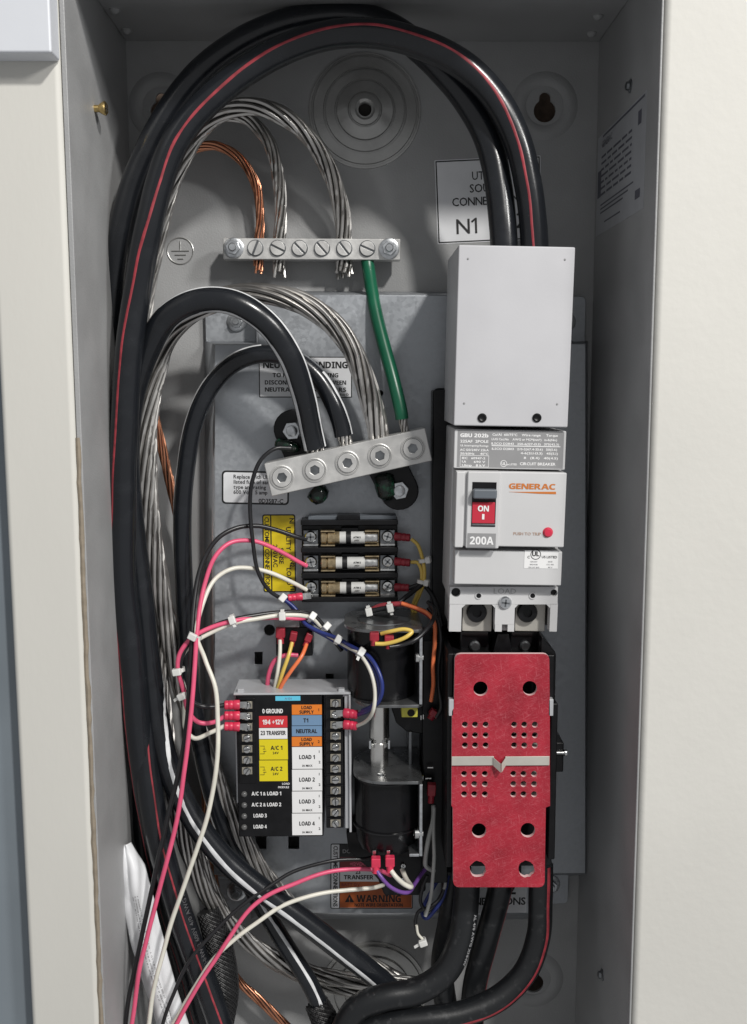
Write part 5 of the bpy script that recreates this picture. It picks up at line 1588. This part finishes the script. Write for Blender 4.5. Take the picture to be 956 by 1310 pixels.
# ------------------------------------------------------------------ braided sleeves
def sleeve(label, px, radii, m='sleeve', n=14, pitch=.05):
    pts, par = path(px, 16)
    fs_ = frames(pts)
    L_ = [0.0]
    for a, b in zip(pts, pts[1:]):
        L_.append(L_[-1] + (b - a).length)
    mb = MB()
    mb.tube([(c, a, b, lerp_list(radii, q) * .93) for (c, a, b), q in zip(fs_, par)], 20)
    for sg in (1, -1):
        for k in range(n):
            ctr = []
            for (c, a, b), l, q in zip(fs_, L_, par):
                ph = 2 * PI * k / n + sg * 2 * PI * l / pitch
                R = lerp_list(radii, q) * (1 + .02 * sg * math.sin(n * ph))
                ctr.append(c + (a * math.cos(ph) + b * math.sin(ph)) * R)
            for dlt in (-.0006, .0006):
                rings = []
                for (c, a, b), (c2, _, _) in zip(frames(ctr), fs_):
                    rings.append((c + b * dlt, a, b, .00055))
                mb.tube(rings, 4)
    o = mb.build('braided_sleeve', m, angle=60)
    tag(o, label, 'sleeve', 'braided sleeves')
    return o
sleeve('black braided sleeve over the cables at the bottom left', [(266, 1165, .070), (276, 1195, .072), (284, 1230, .074), (287, 1270, .076), (278, 1330, .078)], [.0070, .0085, .0092, .0094, .0085])
sleeve('black braided sleeve on the thinner neutral cable at the bottom edge', [(405, 1283, .060), (416, 1306, .062), (428, 1340, .062)], [.0078, .0090, .0095])

# ------------------------------------------------------------------ crumpled white wrapper on the cables at lower left
random.seed(21)
def wrapper():
    mid = [(163, 1078, .082), (170, 1110, .086), (178, 1150, .088), (188, 1195, .088), (200, 1240, .088), (216, 1290, .088), (232, 1340, .088)]
    half = [6, 16, 20, 21, 21, 20, 20]
    pts, par = path(mid, 16)
    fs_ = frames(pts)
    nx = 25
    vs, fc = [], []
    for (c, a, b), q in zip(fs_, par):
        s_ = S(200, 1200, .088)
        hw = lerp_list(half, q) * s_
        for k in range(nx):
            t = k / (nx - 1) * 2 - 1
            fold = .0022 * abs(math.sin(t * 2.6 + q * .55)) + .0010 * abs(math.sin(q * 1.3 - t * 1.2)) + .0003 * math.sin(q * 6 + t * 5)
            vs.append(c - b * (t * hw) + a * (.006 * (1 - t * t) + fold))
    r_ = len(pts)
    for j in range(r_ - 1):
        for k in range(nx - 1):
            fc.append((j * nx + k, j * nx + k + 1, (j + 1) * nx + k + 1, (j + 1) * nx + k))
    mb = MB()
    mb.add(vs, fc)
    o = mb.build('paper_wrapper', 'paper_white', angle=40)
    so_ = o.modifiers.new('sheet', 'SOLIDIFY')
    so_.thickness = .0003
    so_.offset = 0
    tag(o, 'crumpled white paper wrapper with printed lines on the cables at lower left', 'paper')
    # lines of small print following the sheet
    for col_ in (10, 12, 14):
        mbp = MB()
        for j in range(28, r_ - 6):
            for sub in range(2):
                if random.random() < .25:
                    continue
                def at(jj, cc):
                    j0, k0 = int(jj), int(cc)
                    fj, fk = jj - j0, cc - k0
                    g = lambda A, B: vs[A * nx + B]
                    return (g(j0, k0) * (1 - fj) + g(j0 + 1, k0) * fj) * (1 - fk) + (g(j0, k0 + 1) * (1 - fj) + g(j0 + 1, k0 + 1) * fj) * fk + Vector((0, -.0003, 0))
                a0 = j + sub * .5
                a1 = a0 + random.uniform(.2, .42)
                q = [at(a0, col_), at(a1, col_), at(a1, col_ + .9), at(a0, col_ + .9)]
                mbp.add(q, [(0, 1, 2, 3)])
        mbp.build('lettering', 'print_grey', o, flat=True)
wrapper()
